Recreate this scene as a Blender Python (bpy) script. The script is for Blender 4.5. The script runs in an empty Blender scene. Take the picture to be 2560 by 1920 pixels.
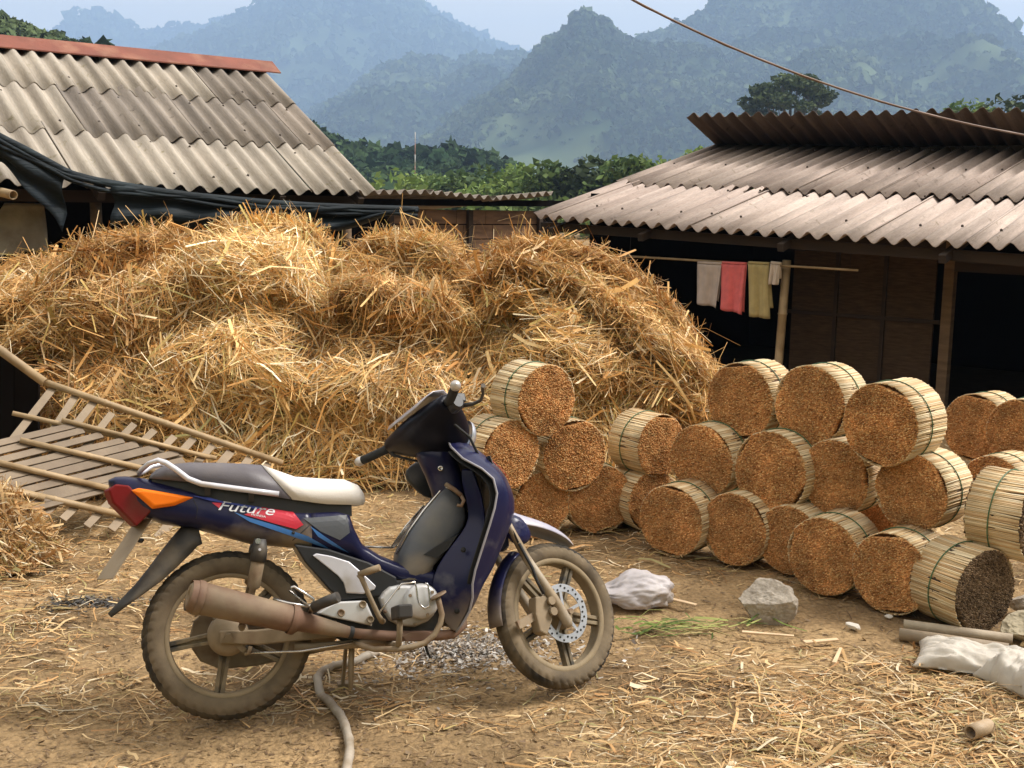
import bpy, math, random
import numpy as np
from mathutils import Matrix, Vector
R_ = math.radians
rng = np.random.default_rng(7)
random.seed(7)
S = bpy.context.scene
COL = S.collection
# ---------------------------------------------------------------- camera, sky, sun, exposure
F_PX, W_PX, H_PX, CAM_H = 2900., 2560, 1920, 1.826
_p, _r = math.atan(440/F_PX), R_(1.0)
FW = np.array([0, math.cos(_p), -math.sin(_p)]); _rt = np.array([1., 0, 0]); _up = np.cross(_rt, FW)
CR = _rt*math.cos(_r)+_up*math.sin(_r); CU = -_rt*math.sin(_r)+_up*math.cos(_r)
CAM = np.array([0, 0, CAM_H])
cam = bpy.data.cameras.new('camera'); cam.lens = 36*F_PX/W_PX; cam.sensor_width = 36
cam.clip_start = .05; cam.clip_end = 30000
co = bpy.data.objects.new('camera', cam); COL.objects.link(co)
co.matrix_world = Matrix(((CR[0], CU[0], -FW[0], 0), (CR[1], CU[1], -FW[1], 0), (CR[2], CU[2], -FW[2], CAM_H), (0, 0, 0, 1)))
S.camera = co
SUN_EL, SUN_AZ = 50., 80.       # azimuth clockwise from +Y: high, from the right
w = bpy.data.worlds.new('World'); S.world = w; w.use_nodes = True
nt = w.node_tree; bg = nt.nodes['Background']
sky = nt.nodes.new('ShaderNodeTexSky'); sky.sky_type = 'NISHITA'; sky.sun_disc = False
sky.sun_elevation = R_(SUN_EL); sky.sun_rotation = R_(SUN_AZ); sky.air_density = 1.0; sky.dust_density = 6.0; sky.ozone_density = 1.0
ov = nt.nodes.new('ShaderNodeMix'); ov.data_type = 'RGBA'; ov.inputs[0].default_value = .88      # thin overcast veil over the blue
ov.inputs[7].default_value = (17.2, 15.2, 12.4, 1)
nt.links.new(sky.outputs[0], ov.inputs[6]); nt.links.new(ov.outputs[2], bg.inputs[0])
bg.inputs[1].default_value = .058
sl = bpy.data.lights.new('sun', 'SUN'); sl.energy = 3.9; sl.angle = R_(18); sl.color = (1, .95, .885)
so = bpy.data.objects.new('sun', sl); COL.objects.link(so)
_el, _az = R_(SUN_EL), R_(SUN_AZ)
_d = Vector((math.sin(_az)*math.cos(_el), math.cos(_az)*math.cos(_el), math.sin(_el)))
so.rotation_euler = _d.to_track_quat('Z', 'Y').to_euler(); so.location = _d*50
S.view_settings.view_transform = 'Standard'; S.view_settings.look = 'None'; S.view_settings.gamma = 1
S.view_settings.exposure = 0.76; S.view_settings.use_curve_mapping = False
S.render.engine = 'CYCLES'; S.cycles.use_denoising = True
S.cycles.max_bounces = 6; S.cycles.diffuse_bounces = 3; S.cycles.glossy_bounces = 2; S.cycles.volume_bounces = 1
S.cycles.transparent_max_bounces = 8; S.cycles.caustics_reflective = False; S.cycles.caustics_refractive = False
# ---------------------------------------------------------------- pixels to directions (2560 x 1920 photo pixels)
def ray(px, py): return FW+CR*(px-W_PX/2)/F_PX-CU*(py-H_PX/2)/F_PX
def on_z(px, py, z=0.):
    d = ray(px, py); return CAM+d*((z-CAM_H)/d[2])
def at_y(px, py, Y):
    d = ray(px, py); return CAM+d*(Y/d[1])
def on_plane(px, py, p0, n):
    d = ray(px, py); return CAM+d*(np.dot(np.asarray(p0)-CAM, n)/np.dot(d, n))
# ---------------------------------------------------------------- noise
def _hash(i, j, k):
    n = (i*374761393+j*668265263+k*2147483647+i*j*1274126177 % 2147483647) & 0x7fffffff
    n = ((n ^ (n >> 13))*1274126177) & 0x7fffffff
    return ((n ^ (n >> 16)) & 0xffff)/65535.
def vnoise(p):
    p = np.asarray(p, float); i = np.floor(p).astype(np.int64); f = p-i; f = f*f*(3-2*f); out = 0
    for a in (0, 1):
        for b in (0, 1):
            for c in (0, 1):
                wt = (f[..., 0] if a else 1-f[..., 0])*(f[..., 1] if b else 1-f[..., 1])*(f[..., 2] if c else 1-f[..., 2])
                out = out+wt*_hash(i[..., 0]+a, i[..., 1]+b, i[..., 2]+c)
    return out*2-1
def fbm(p, o=4):
    p = np.asarray(p, float); a, s, t = 1., 0., 0.
    for k in range(o):
        s = s+a*vnoise(p+17.3*k); t += a; a *= .5; p = p*2.03
    return s/t
# ---------------------------------------------------------------- objects
def props(o, label=None, cat=None, group=None, kind=None):
    if label: o['label'] = label
    if cat: o['category'] = cat
    if group: o['group'] = group
    if kind: o['kind'] = kind
    return o
def link(name, me, mats=None, parent=None, loc=None):
    o = bpy.data.objects.new(name, me); COL.objects.link(o)
    if mats is not None and me is not None and not me.materials:
        for m in (mats if isinstance(mats, (list, tuple)) else [mats]): me.materials.append(m)
    if parent is not None: o.parent = parent
    if loc is not None: o.location = loc
    return o
def empty(name, loc=(0, 0, 0), label=None, cat=None, group=None):
    o = bpy.data.objects.new(name, None); COL.objects.link(o); o.location = loc; o.empty_display_size = .1
    return props(o, label, cat, group)
def big_mesh(name, V, Q, col=None, smooth=False):
    """V (n,3), Q (m,k) faces of one size, col (n,3) vertex colours"""
    V = np.asarray(V, np.float32); Q = np.asarray(Q, np.int32); k = Q.shape[1]
    me = bpy.data.meshes.new(name); me.vertices.add(len(V)); me.vertices.foreach_set('co', V.ravel())
    me.loops.add(Q.size); me.loops.foreach_set('vertex_index', Q.ravel())
    me.polygons.add(len(Q)); me.polygons.foreach_set('loop_start', np.arange(0, Q.size, k, dtype=np.int32))
    try: me.polygons.foreach_set('loop_total', np.full(len(Q), k, np.int32))
    except Exception: pass
    if smooth: me.polygons.foreach_set('use_smooth', np.ones(len(Q), bool))
    if col is not None:
        a = me.color_attributes.new('Col', 'FLOAT_COLOR', 'POINT')
        a.data.foreach_set('color', np.concatenate([np.asarray(col, np.float32), np.ones((len(V), 1), np.float32)], 1).ravel())
    me.update(calc_edges=True); me.validate()
    return me
class MB:
    def __init__(s): s.v = []; s.f = []; s.sm = []; s.mi = []; s.m = 0
    def add(s, vs, fs, smooth=False):
        b = len(s.v); s.v += [tuple(map(float, x)) for x in vs]
        for f in fs: s.f.append([b+i for i in f]); s.sm.append(smooth); s.mi.append(s.m)
        return s
    def box(s, c, size, rot=None, bev=0.):
        hx, hy, hz = [d/2 for d in size]; c = np.asarray(c, float)
        P = np.array([(x, y, z) for x in (-hx, hx) for y in (-hy, hy) for z in (-hz, hz)])
        if rot is not None: P = P@np.asarray(rot).T
        return s.add(P+c, [(0, 1, 3, 2), (4, 6, 7, 5), (0, 4, 5, 1), (2, 3, 7, 6), (0, 2, 6, 4), (1, 5, 7, 3)])
    def beam(s, a, b, wd, ht, up=(0, 0, 1), taper=1.):
        a = np.asarray(a, float); b = np.asarray(b, float); t = b-a; L = np.linalg.norm(t); t = t/L
        sd = np.cross(np.asarray(up, float), t); sd /= max(np.linalg.norm(sd), 1e-9); u = np.cross(t, sd)
        vs = []
        for p, k in ((a, 1.), (b, taper)):
            for i, j in ((-1, -1), (1, -1), (1, 1), (-1, 1)): vs.append(p+sd*i*wd*k/2+u*j*ht*k/2)
        return s.add(vs, [(0, 3, 2, 1), (4, 5, 6, 7), (0, 1, 5, 4), (1, 2, 6, 5), (2, 3, 7, 6), (3, 0, 4, 7)])
    def tube(s, path, rad, n=10, caps=True, sq=None, closed=False):
        P = [np.asarray(p, float) for p in path]; m = len(P)
        if np.isscalar(rad): rad = [rad]*m
        vs = []; ref = None
        for i in range(m):
            t = P[min(i+1, m-1)]-P[max(i-1, 0)]
            if closed: t = P[(i+1) % m]-P[i-1]
            t = t/max(np.linalg.norm(t), 1e-9)
            if ref is None: ref = np.array([0, 0, 1.]) if abs(t[2]) < .9 else np.array([0, 1., 0])
            a = np.cross(t, ref); a /= max(np.linalg.norm(a), 1e-9); b = np.cross(a, t); ref = b
            for k in range(n):
                th = 2*math.pi*k/n; vs.append(P[i]+rad[i]*(a*math.cos(th)+b*math.sin(th)*(sq or 1)))
        fs = [(i*n+k, i*n+(k+1) % n, (i+1)*n+(k+1) % n, (i+1)*n+k) for i in range(m-1) for k in range(n)]
        if closed: fs += [((m-1)*n+k, (m-1)*n+(k+1) % n, (k+1) % n, k) for k in range(n)]
        s.add(vs, fs, True)
        if caps and not closed:
            b = len(s.v)-m*n; s.f.append([b+k for k in range(n)][::-1]); s.sm.append(False); s.mi.append(s.m)
            s.f.append([b+(m-1)*n+k for k in range(n)]); s.sm.append(False); s.mi.append(s.m)
        return s
    def loft(s, secs, smooth=True, closed=True, caps=True):
        """secs: list of rings, all with the same number of points"""
        n = len(secs[0]); vs = [p for r in secs for p in r]; m = len(secs)
        rg = range(n) if closed else range(n-1)
        fs = [(i*n+k, i*n+(k+1) % n, (i+1)*n+(k+1) % n, (i+1)*n+k) for i in range(m-1) for k in rg]
        s.add(vs, fs, smooth)
        if caps and closed:
            b = len(s.v)-m*n; s.f.append([b+k for k in range(n)][::-1]); s.sm.append(False); s.mi.append(s.m)
            s.f.append([b+(m-1)*n+k for k in range(n)]); s.sm.append(False); s.mi.append(s.m)
        return s
    def lathe(s, prof, c, ax, n=32, smooth=True):
        """prof: (radius, offset along axis); closed loop if first==last"""
        c = np.asarray(c, float); ax = np.asarray(ax, float)/np.linalg.norm(ax)
        a = np.cross(ax, [0, 0, 1.]); a = a if np.linalg.norm(a) > .1 else np.cross(ax, [1., 0, 0]); a /= np.linalg.norm(a); b = np.cross(ax, a)
        vs = []
        for r, o in prof:
            for k in range(n):
                th = 2*math.pi*k/n; vs.append(c+ax*o+r*(a*math.cos(th)+b*math.sin(th)))
        m = len(prof)
        fs = [(i*n+k, i*n+(k+1) % n, (i+1)*n+(k+1) % n, (i+1)*n+k) for i in range(m-1) for k in range(n)]
        return s.add(vs, fs, smooth)
    def prism(s, poly, y0, y1):
        """poly: (x,z) outline extruded along y"""
        n = len(poly); vs = [(x, y0, z) for x, z in poly]+[(x, y1, z) for x, z in poly]
        fs = [list(range(n)), list(range(n, 2*n))[::-1]]+[(k, n+k, n+(k+1) % n, (k+1) % n) for k in range(n)]
        return s.add(vs, fs)
    def mesh(s, name, xf=None):
        me = bpy.data.meshes.new(name); V = np.array(s.v)
        if xf is not None: V = xf(V)
        me.from_pydata(V.tolist(), [], s.f)
        me.polygons.foreach_set('use_smooth', s.sm); me.polygons.foreach_set('material_index', s.mi)
        bmfix(me); return me
    def build(s, name, mats, parent=None, xf=None, bevel=0., loc=None, sub=0, solid=0.):
        o = link(name, s.mesh(name, xf), mats, parent, loc)
        if solid: m = o.modifiers.new('solid', 'SOLIDIFY'); m.thickness = solid; m.offset = -1
        if bevel: m = o.modifiers.new('bevel', 'BEVEL'); m.width = bevel; m.segments = 2; m.limit_method = 'ANGLE'; m.angle_limit = R_(35)
        if sub: m = o.modifiers.new('sub', 'SUBSURF'); m.levels = sub; m.render_levels = sub
        return o
import bmesh
def bmfix(me):
    b = bmesh.new(); b.from_mesh(me); bmesh.ops.recalc_face_normals(b, faces=b.faces); b.to_mesh(me); b.free()
def copy_tree(o, parent=None):
    c = o.copy(); COL.objects.link(c); c.parent = parent
    for ch in list(o.children): copy_tree(ch, c)
    return c
# ---------------------------------------------------------------- materials
def sock(n, *names):
    for x in names:
        if x in n.inputs: return n.inputs[x]
def mat(name, base, rough=.7, metal=0., var=.2, scale=6., base2=None, mask=(.45, .62), mscale=3., bump=.0, bscale=60., bdist=.01, stretch=(1, 1, 1), attr=False, spec=.5, coat=0., zdirt=None, trans=0., detail=5., fine=0.):
    m = bpy.data.materials.new(name); m.use_nodes = True; t = m.node_tree; P = t.nodes['Principled BSDF']; N = t.nodes.new; Lk = t.links.new
    P.inputs['Roughness'].default_value = rough; P.inputs['Metallic'].default_value = metal
    sock(P, 'Specular IOR Level', 'Specular').default_value = spec
    if coat: P.inputs['Coat Weight'].default_value = coat; P.inputs['Coat Roughness'].default_value = .25
    tc = N('ShaderNodeTexCoord'); mp = N('ShaderNodeMapping'); mp.inputs[3].default_value = stretch; Lk(tc.outputs['Object'], mp.inputs[0])
    def noise(sc, det=detail):
        n = N('ShaderNodeTexNoise'); n.inputs['Scale'].default_value = sc; n.inputs['Detail'].default_value = det; Lk(mp.outputs[0], n.inputs['Vector']); return n.outputs['Fac']
    def rmp(fac, lo, hi, a=0., b=1.):
        r = N('ShaderNodeMapRange'); r.inputs[1].default_value = lo; r.inputs[2].default_value = hi; r.inputs[3].default_value = a; r.inputs[4].default_value = b
        Lk(fac, r.inputs[0]); return r.outputs[0]
    def mix(fac, a, b, mode='MIX'):
        x = N('ShaderNodeMix'); x.data_type = 'RGBA'; x.blend_type = mode
        if isinstance(fac, float): x.inputs[0].default_value = fac
        else: Lk(fac, x.inputs[0])
        for i, c in ((6, a), (7, b)):
            if isinstance(c, tuple): x.inputs[i].default_value = (*c, 1) if len(c) == 3 else c
            else: Lk(c, x.inputs[i])
        return x.outputs[2]
    if attr:
        at = N('ShaderNodeAttribute'); at.attribute_name = 'Col'; c = at.outputs['Color']
    else: c = None
    nz = noise(scale); k = rmp(nz, .25, .75, 1-var, 1+var)
    if c is None:
        c = tuple(base)
        if base2 is not None: c = mix(rmp(noise(mscale), *mask), tuple(base), tuple(base2))
    elif base2 is not None: c = mix(rmp(noise(mscale), *mask), c, tuple(base2))
    g = N('ShaderNodeCombineColor')
    for i in range(3): Lk(k, g.inputs[i])
    c = mix(1., c, g.outputs[0], 'MULTIPLY')
    if fine:
        g2 = N('ShaderNodeCombineColor'); kf = rmp(noise(bscale*1.7, 3), .3, .7, 1-fine, 1+fine)
        for i in range(3): Lk(kf, g2.inputs[i])
        c = mix(1., c, g2.outputs[0], 'MULTIPLY')
    if zdirt is not None:      # dust and mud with a ragged upper limit: (colour, z full, z none, noise amount)
        dc, z0, z1, am = zdirt
        sx = N('ShaderNodeSeparateXYZ'); Lk(tc.outputs['Object'], sx.inputs[0])
        a = N('ShaderNodeMath'); a.operation = 'MULTIPLY_ADD'; Lk(noise(9., 8), a.inputs[0]); a.inputs[1].default_value = am; a.inputs[2].default_value = -am/2
        b = N('ShaderNodeMath'); b.operation = 'ADD'; Lk(sx.outputs[2], b.inputs[0]); Lk(a.outputs[0], b.inputs[1])
        fz = rmp(b.outputs[0], z1, z0); c = mix(fz, c, tuple(dc))
        rr = N('ShaderNodeMapRange'); rr.inputs[3].default_value = rough; rr.inputs[4].default_value = .9; Lk(fz, rr.inputs[0]); Lk(rr.outputs[0], P.inputs['Roughness'])
    if isinstance(c, tuple): P.inputs['Base Color'].default_value = (*c, 1)
    else: Lk(c, P.inputs['Base Color'])
    if bump:
        b = N('ShaderNodeBump'); b.inputs['Strength'].default_value = bump; b.inputs['Distance'].default_value = bdist
        Lk(noise(bscale, 6), b.inputs['Height']); Lk(b.outputs[0], P.inputs['Normal'])
    if trans:
        tr = N('ShaderNodeBsdfTranslucent'); ms = N('ShaderNodeMixShader'); ms.inputs[0].default_value = trans
        if isinstance(c, tuple): tr.inputs[0].default_value = (*c, 1)
        else: Lk(c, tr.inputs[0])
        Lk(P.outputs[0], ms.inputs[1]); Lk(tr.outputs[0], ms.inputs[2]); Lk(ms.outputs[0], t.nodes['Material Output'].inputs[0])
    return m
# ================================================================ ground
def axis(*segs):
    out = []
    for a, b, st in segs: out += list(np.arange(a, b, st))
    return np.array(out+[segs[-1][1]])
gx = axis((-12000, -400, 1160), (-400, -40, 30), (-40, -6, 2), (-6, 7, .07), (7, 40, 2), (40, 400, 30), (400, 12000, 1160))
gy = axis((-300, -20, 40), (-20, 1.5, 2), (1.5, 9.5, .06), (9.5, 40, 1.5), (40, 400, 30), (400, 12000, 1160))
GX, GY = np.meshgrid(gx, gy)
def ground_h(x, y):
    p = np.stack([x*.9, y*.9, x*0], -1)
    near = np.clip((11-np.abs(y-5.5)*1.0)/5, 0, 1)*np.clip((9-np.abs(x))/2, 0, 1)
    return near*(.030*fbm(p, 4)+.016*fbm(p*6+9, 3)+.007*fbm(p*24+3, 2)-.02*np.exp(-((y-3.55-.16*x)/.09)**2)*(.5+.5*fbm(p*2+5, 2))-.016*np.exp(-((y-4.75+.10*x)/.12)**2)*(.5+.5*fbm(p*2+15, 2)))-.012
GZ = ground_h(GX, GY)
nx, ny = len(gx), len(gy); ii = np.arange(ny*nx).reshape(ny, nx)
Q = np.stack([ii[:-1, :-1], ii[:-1, 1:], ii[1:, 1:], ii[1:, :-1]], -1).reshape(-1, 4)
m_ground = mat('packed_dirt', (.315, .212, .108), .95, var=.36, scale=2.2, base2=(.155, .10, .05), mask=(.45, .65), mscale=1.3, bump=.8, bscale=30, bdist=.03, fine=.28, spec=.2)
ground = props(link('ground', big_mesh('ground', np.stack([GX, GY, GZ], -1).reshape(-1, 3), Q, smooth=True), m_ground), kind='structure')
# ================================================================ mountains
def sil(pts, D):
    """photo silhouette -> world (x, z) at distance D"""
    P = np.array([at_y(a, b, D) for a, b in pts]); return P[:, 0], P[:, 2]
def icos():
    b = bmesh.new(); bmesh.ops.create_icosphere(b, subdivisions=1, radius=1); b.verts.ensure_lookup_table()
    V = np.array([v.co[:] for v in b.verts]); Fc = np.array([[v.index for v in f.verts] for f in b.faces]); b.free(); return V, Fc
IV, IF = icos()
m_hill = {}
def mountain(name, pts, D, front, back, step, seed, cols, tree=0, trz=5., rough=.10, lo=-30., scar=None):
    xs, zs = sil(pts, D); o = np.argsort(xs); xs, zs = xs[o], zs[o]
    X = np.arange(xs[0]-D*.05, xs[-1]+D*.05, step); Yr = np.arange(-front, back+1, step)
    A, B = np.meshgrid(X, Yr); prof = np.interp(A, xs, zs)
    u = np.where(B < 0, -B/front, B/back); fall = np.clip(1-u, 0, 1); fall = np.where(B < 0, fall**.85, fall)
    n = fbm(np.stack([A/(.16*D), (B+D)/(.16*D), A*0+seed], -1), 5)
    n2 = fbm(np.stack([A/(.045*D), (B+D)/(.045*D), A*0+seed+5], -1), 4)
    edge = np.clip(np.abs(B)/(front*.25), 0, 1)
    amp = np.maximum(prof, 20)*rough
    gul = np.abs(fbm(np.stack([A/(.11*D), (B+D)/(.3*D), A*0+seed+9], -1), 3))
    Z = prof*fall+amp*edge*(2.2*n+.8*n2-2.2*gul+.4)+ (n2*amp*.22)
    Z = np.where(fall <= 0, np.minimum(Z, -2), Z); Z = np.where(prof < 2, np.minimum(Z, -2), Z)
    V = np.stack([A, B+D, Z], -1); ny, nx = A.shape; ii = np.arange(ny*nx).reshape(ny, nx)
    Q = np.stack([ii[:-1, :-1], ii[:-1, 1:], ii[1:, 1:], ii[1:, :-1]], -1).reshape(-1, 4)
    cn = np.clip(fbm(np.stack([A/(.05*D), (B+D)/(.05*D), A*0+seed+2], -1), 5)*1.6+.5, 0, 1)[..., None]
    c = np.array(cols[0])*(1-cn)+np.array(cols[1])*cn
    if scar is not None:
        sx, sy, sr = scar; k = np.clip(1.2-np.hypot((A-sx-.35*(B-sy))/sr, (B-sy)/(sr*3.2)), 0, 1)[..., None]*np.clip(.6+n2[..., None]*2.5, 0, 1)
        c = c*(1-k)+np.array([.30, .19, .12])*k
    m = mat(name+'_woods', (.06, .09, .04), .95, attr=True, var=.35, scale=.06*600/D, detail=6, bump=.0, spec=.1)
    o = props(link(name, big_mesh(name, V.reshape(-1, 3), Q, c.reshape(-1, 3), True), m), kind='structure')
    if tree:
        # crowns of the wood on the slope facing us and on the skyline: one uncountable mass
        T = []; k = 0
        rx = rng.uniform(X[0], X[-1], tree*4); ry = -rng.uniform(0, 1, tree*4)**1.3*front*.97+step
        fx = (rx-X[0])/step; fy = (ry-Yr[0])/step; ix = np.clip(fx.astype(int), 0, nx-2); iy = np.clip(fy.astype(int), 0, ny-2)
        tx, ty = fx-ix, fy-iy
        zz = Z[iy, ix]*(1-tx)*(1-ty)+Z[iy, ix+1]*tx*(1-ty)+Z[iy+1, ix]*(1-tx)*ty+Z[iy+1, ix+1]*tx*ty
        den = fbm(np.stack([rx/(.07*D), (ry+D)/(.07*D), rx*0+seed+31], -1), 3)
        ok = (zz > 1) & (den > -.22+rng.uniform(-.35, .35, len(rx)))
        px = 1280+2900*rx/(ry+D); ok &= (px > -200) & (px < 2760); idx = np.nonzero(ok)[0][:tree]
        n = len(idx); s = trz*np.exp(rng.normal(0, .38, n)); h = s*rng.uniform(.7, 1.3, n)
        q = 11; d = rng.normal(size=(n, q, 3)); d /= np.linalg.norm(d, axis=2)[..., None]; d[..., 2] = np.abs(d[..., 2])*.9-.15
        PP = d*np.stack([s, s, h], -1)[:, None]*.8+np.stack([rx[idx], ry[idx]+D, zz[idx]+h*.25], -1)[:, None]
        e1 = rng.normal(size=(n, q, 3)); e1 -= d*(e1*d).sum(-1, keepdims=True)*.7; e1 /= np.linalg.norm(e1, axis=2)[..., None]
        e2 = np.cross(d, e1); e2 /= np.linalg.norm(e2, axis=2)[..., None]; sz = s[:, None, None]*rng.uniform(.35, .7, (n, q, 1))
        VV = np.stack([PP-e1*sz, PP+e2*sz*.8, PP+e1*sz, PP-e2*sz*.8], 2); FF = np.arange(n*q*4).reshape(-1, 4)
        cc = np.array(cols[0])[None]*(1-cn[iy[idx], ix[idx]])+np.array(cols[1])[None]*cn[iy[idx], ix[idx]]
        cc = cc*rng.uniform(.65, 1.35, (n, 1)); cc = np.repeat(cc, q*4, 0)
        m2 = mat(name+'_crowns', (.06, .09, .04), .95, attr=True, var=.4, scale=.5*600/D, spec=.1, detail=3)
        props(link('wood_canopy', big_mesh('wood_canopy', VV.reshape(-1, 3), FF, cc), m2, o), kind='stuff')
    return o
GREEN = ((.026, .048, .020), (.085, .115, .050)); DARKG = ((.018, .040, .016), (.05, .085, .03)); BLUEG = ((.03, .05, .03), (.07, .10, .05))
mountain('far_mountain', [(-500, 150), (-200, 90), (0, 70), (120, 82), (180, 60), (250, 22), (300, 50), (350, 82), (450, 72), (560, 45), (700, 20), (900, 0), (1060, 20), (1110, 36), (1160, 70), (1230, 105), (1300, 130), (1350, 142), (1500, 200), (1700, 330), (1900, 500)], 4560, 720, 750, 42, 3, BLUEG, tree=3500, trz=18, rough=.03)
mountain('broad_mountain', [(150, 400), (250, 260), (330, 160), (450, 105), (560, 60), (640, 22), (700, -10), (800, -70), (900, -75), (960, -60), (1035, -8), (1060, 30), (1100, 55), (1160, 100), (1250, 135), (1350, 160), (1420, 240), (1500, 350), (1560, 480)], 3660, 1200, 750, 30, 11, BLUEG, tree=6500, trz=13.2, rough=.05)
mountain('middle_hill', [(640, 480), (720, 400), (790, 330), (830, 290), (900, 240), (930, 210), (1000, 172), (1060, 147), (1100, 152), (1140, 167), (1170, 152), (1260, 137), (1330, 152), (1400, 180), (1500, 260), (1600, 400), (1660, 500)], 2460, 990, 750, 18, 23, GREEN, tree=12000, trz=7.2, rough=.12)
mountain('right_mountain', [(1360, 480), (1440, 300), (1500, 180), (1570, 115), (1600, 97), (1680, 72), (1760, 27), (1850, -8), (1950, -45), (2080, -55), (2200, -40), (2290, -5), (2350, 22), (2420, 72), (2480, 122), (2530, 165), (2600, 225), (2700, 320), (2800, 420), (2900, 520)], 2040, 900, 780, 15, 37, GREEN, tree=20000, trz=5.4, rough=.11)
mountain('knob_hill', [(980, 500), (1040, 420), (1100, 350), (1160, 300), (1220, 250), (1290, 205), (1330, 155), (1380, 107), (1425, 90), (1432, 55), (1458, 48), (1490, 60), (1515, 88), (1560, 118), (1620, 130), (1700, 118), (1760, 128), (1800, 175), (1850, 250), (1920, 320), (2000, 400), (2080, 500)], 1620, 600, 510, 12, 51, GREEN, tree=17000, trz=4.35, rough=.12, scar=(-72, -210, 33))
mountain('wooded_rise', [(560, 250), (660, 270), (745, 300), (790, 335), (850, 368), (900, 378), (1000, 388), (1100, 384), (1180, 388), (1230, 402), (1270, 425), (1330, 470), (1400, 520)], 240, 70, 60, 2.2, 63, DARKG, tree=8000, trz=.95, rough=.05)
mountain('near_rise', [(-520, -120), (-300, -60), (-100, 0), (0, 42), (60, 68), (120, 88), (200, 108), (280, 132), (380, 210), (460, 300), (560, 480)], 130, 45, 40, 1.4, 71, GREEN, tree=7000, trz=.42, rough=.03)
# added wooded slope, unseen behind and beside the camera, to cut low sky light
def ring_hill(name, az0, az1, R0, R1, H, seed):
    A, B = np.meshgrid(np.radians(np.linspace(az0, az1, 90)), np.linspace(0, 1, 22)); rr = R0+(R1-R0)*B
    n = fbm(np.stack([np.sin(A)*5, np.cos(A)*5, B*2+seed], -1), 4); Z = H*np.sin(B*math.pi*.5)**1.3*(1+.45*n)-1
    V = np.stack([np.sin(A)*rr, np.cos(A)*rr, Z], -1); ny, nx = A.shape; ii = np.arange(ny*nx).reshape(ny, nx)
    Q = np.stack([ii[:-1, :-1], ii[:-1, 1:], ii[1:, 1:], ii[1:, :-1]], -1).reshape(-1, 4)
    cn = np.clip(n[..., None]*1.5+.5, 0, 1); c = np.array(GREEN[0])*(1-cn)+np.array(GREEN[1])*cn
    props(link(name, big_mesh(name, V.reshape(-1, 3), Q, c.reshape(-1, 3), True), mat(name+'_woods', (.06, .09, .04), .95, attr=True, var=.35, scale=.3, spec=.1)), kind='structure')
ring_hill('sky_block_hill', 62, 298, 45, 150, 62, 5)
# ================================================================ trees
m_leaf = mat('leaves', (.06, .10, .03), .75, attr=True, var=.15, scale=1., trans=.25, spec=.25)
m_bark = mat('bark', (.10, .085, .065), .9, var=.3, scale=4, bump=.4, bscale=20, bdist=.05)
def leaves(clumps, n, size, cols, seed=0, flat=.6):
    """clumps: (centre, radius xyz); leaf-sized quads in the clumps' outer shell"""
    r = np.random.default_rng(seed); w_ = np.array([c[1][0]*c[1][2] for c in clumps]); w_ = w_/w_.sum()
    k = r.choice(len(clumps), n, p=w_); C = np.array([c[0] for c in clumps])[k]; Rr = np.array([c[1] for c in clumps])[k]
    d = r.normal(size=(n, 3)); d /= np.linalg.norm(d, axis=1)[:, None]; rad = r.uniform(.45, 1.08, n)[:, None]**.6
    P = C+d*Rr*rad
    a = r.normal(size=(n, 3)); a[:, 2] *= flat; a /= np.linalg.norm(a, axis=1)[:, None]; b = np.cross(a, r.normal(size=(n, 3))); b /= np.linalg.norm(b, axis=1)[:, None]
    s = size*np.exp(r.normal(0, .3, n))[:, None]
    V = np.stack([P-a*s, P+b*s*.55, P+a*s, P-b*s*.55], 1).reshape(-1, 3)
    ck = r.uniform(.6, 1.35, len(clumps))[k]; t = r.uniform(0, 1, n)[:, None]
    c = (np.array(cols[0])*(1-t)+np.array(cols[1])*t)*ck[:, None]*r.uniform(.75, 1.25, (n, 1))
    return big_mesh('crown', V, np.arange(4*n).reshape(-1, 4), np.repeat(c, 4, 0))
def tree(name, base, H, rad, label, cols, n=900, size=.3, seed=0, umbrella=False, trunk=.18, nb=9, cat='tree', group=None):
    r = np.random.default_rng(seed); t = empty(name, base, label, cat, group); mb = MB(); th = H*(.42 if not umbrella else .5)
    top = np.array([r.normal(0, .03*H), r.normal(0, .03*H), H*.8])
    mb.tube([(0, 0, -.5), (r.normal(0, .02*H), 0, th*.5), (top[0]*.5, top[1]*.5, th), top], [trunk*1.3, trunk, trunk*.8, trunk*.2], 7)
    cl = []
    for i in range(nb):
        an = 2*math.pi*i/nb+r.uniform(-.3, .3)
        if umbrella:
            el = r.uniform(.15, 1.0); rr = rad*math.cos(el*1.25)*r.uniform(.75, 1.0); zz = th+(H-th)*(.15+.8*math.sin(el*1.45))*r.uniform(.85, 1.)
        else: rr = rad*r.uniform(.2, .62); zz = H*r.uniform(.38, .86)
        c = np.array([rr*math.cos(an), rr*math.sin(an), zz]); cr = rad*(r.uniform(.13, .25) if umbrella else r.uniform(.36, .55))
        cl.append((c, (cr*(1.25 if umbrella else 1), cr*(1.25 if umbrella else 1), cr*(.62 if umbrella else .9))))
        m0 = np.array([0, 0, th*.75])*(1-.0)+top*0
        mb.tube([m0, m0*.5+c*.5+np.array([0, 0, -.04*H]), c], [trunk*.5, trunk*.3, trunk*.1], 5)
    if not umbrella: cl.append((np.array([0, 0, H*.82]), (rad*.5, rad*.5, rad*.45)))
    mb.build('trunk', m_bark, t); link('crown', leaves(cl, n, size, cols, seed+1), m_leaf, t)
    return t
LG = ((.085, .145, .035), (.20, .27, .075)); MG = ((.05, .095, .028), (.13, .19, .055)); DG = ((.022, .038, .016), (.055, .08, .03))
def tree_px(px, ytop, Y, **k):
    p = at_y(px, ytop, Y); return dict(base=(p[0], p[1], 0), H=p[2], **k)
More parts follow.
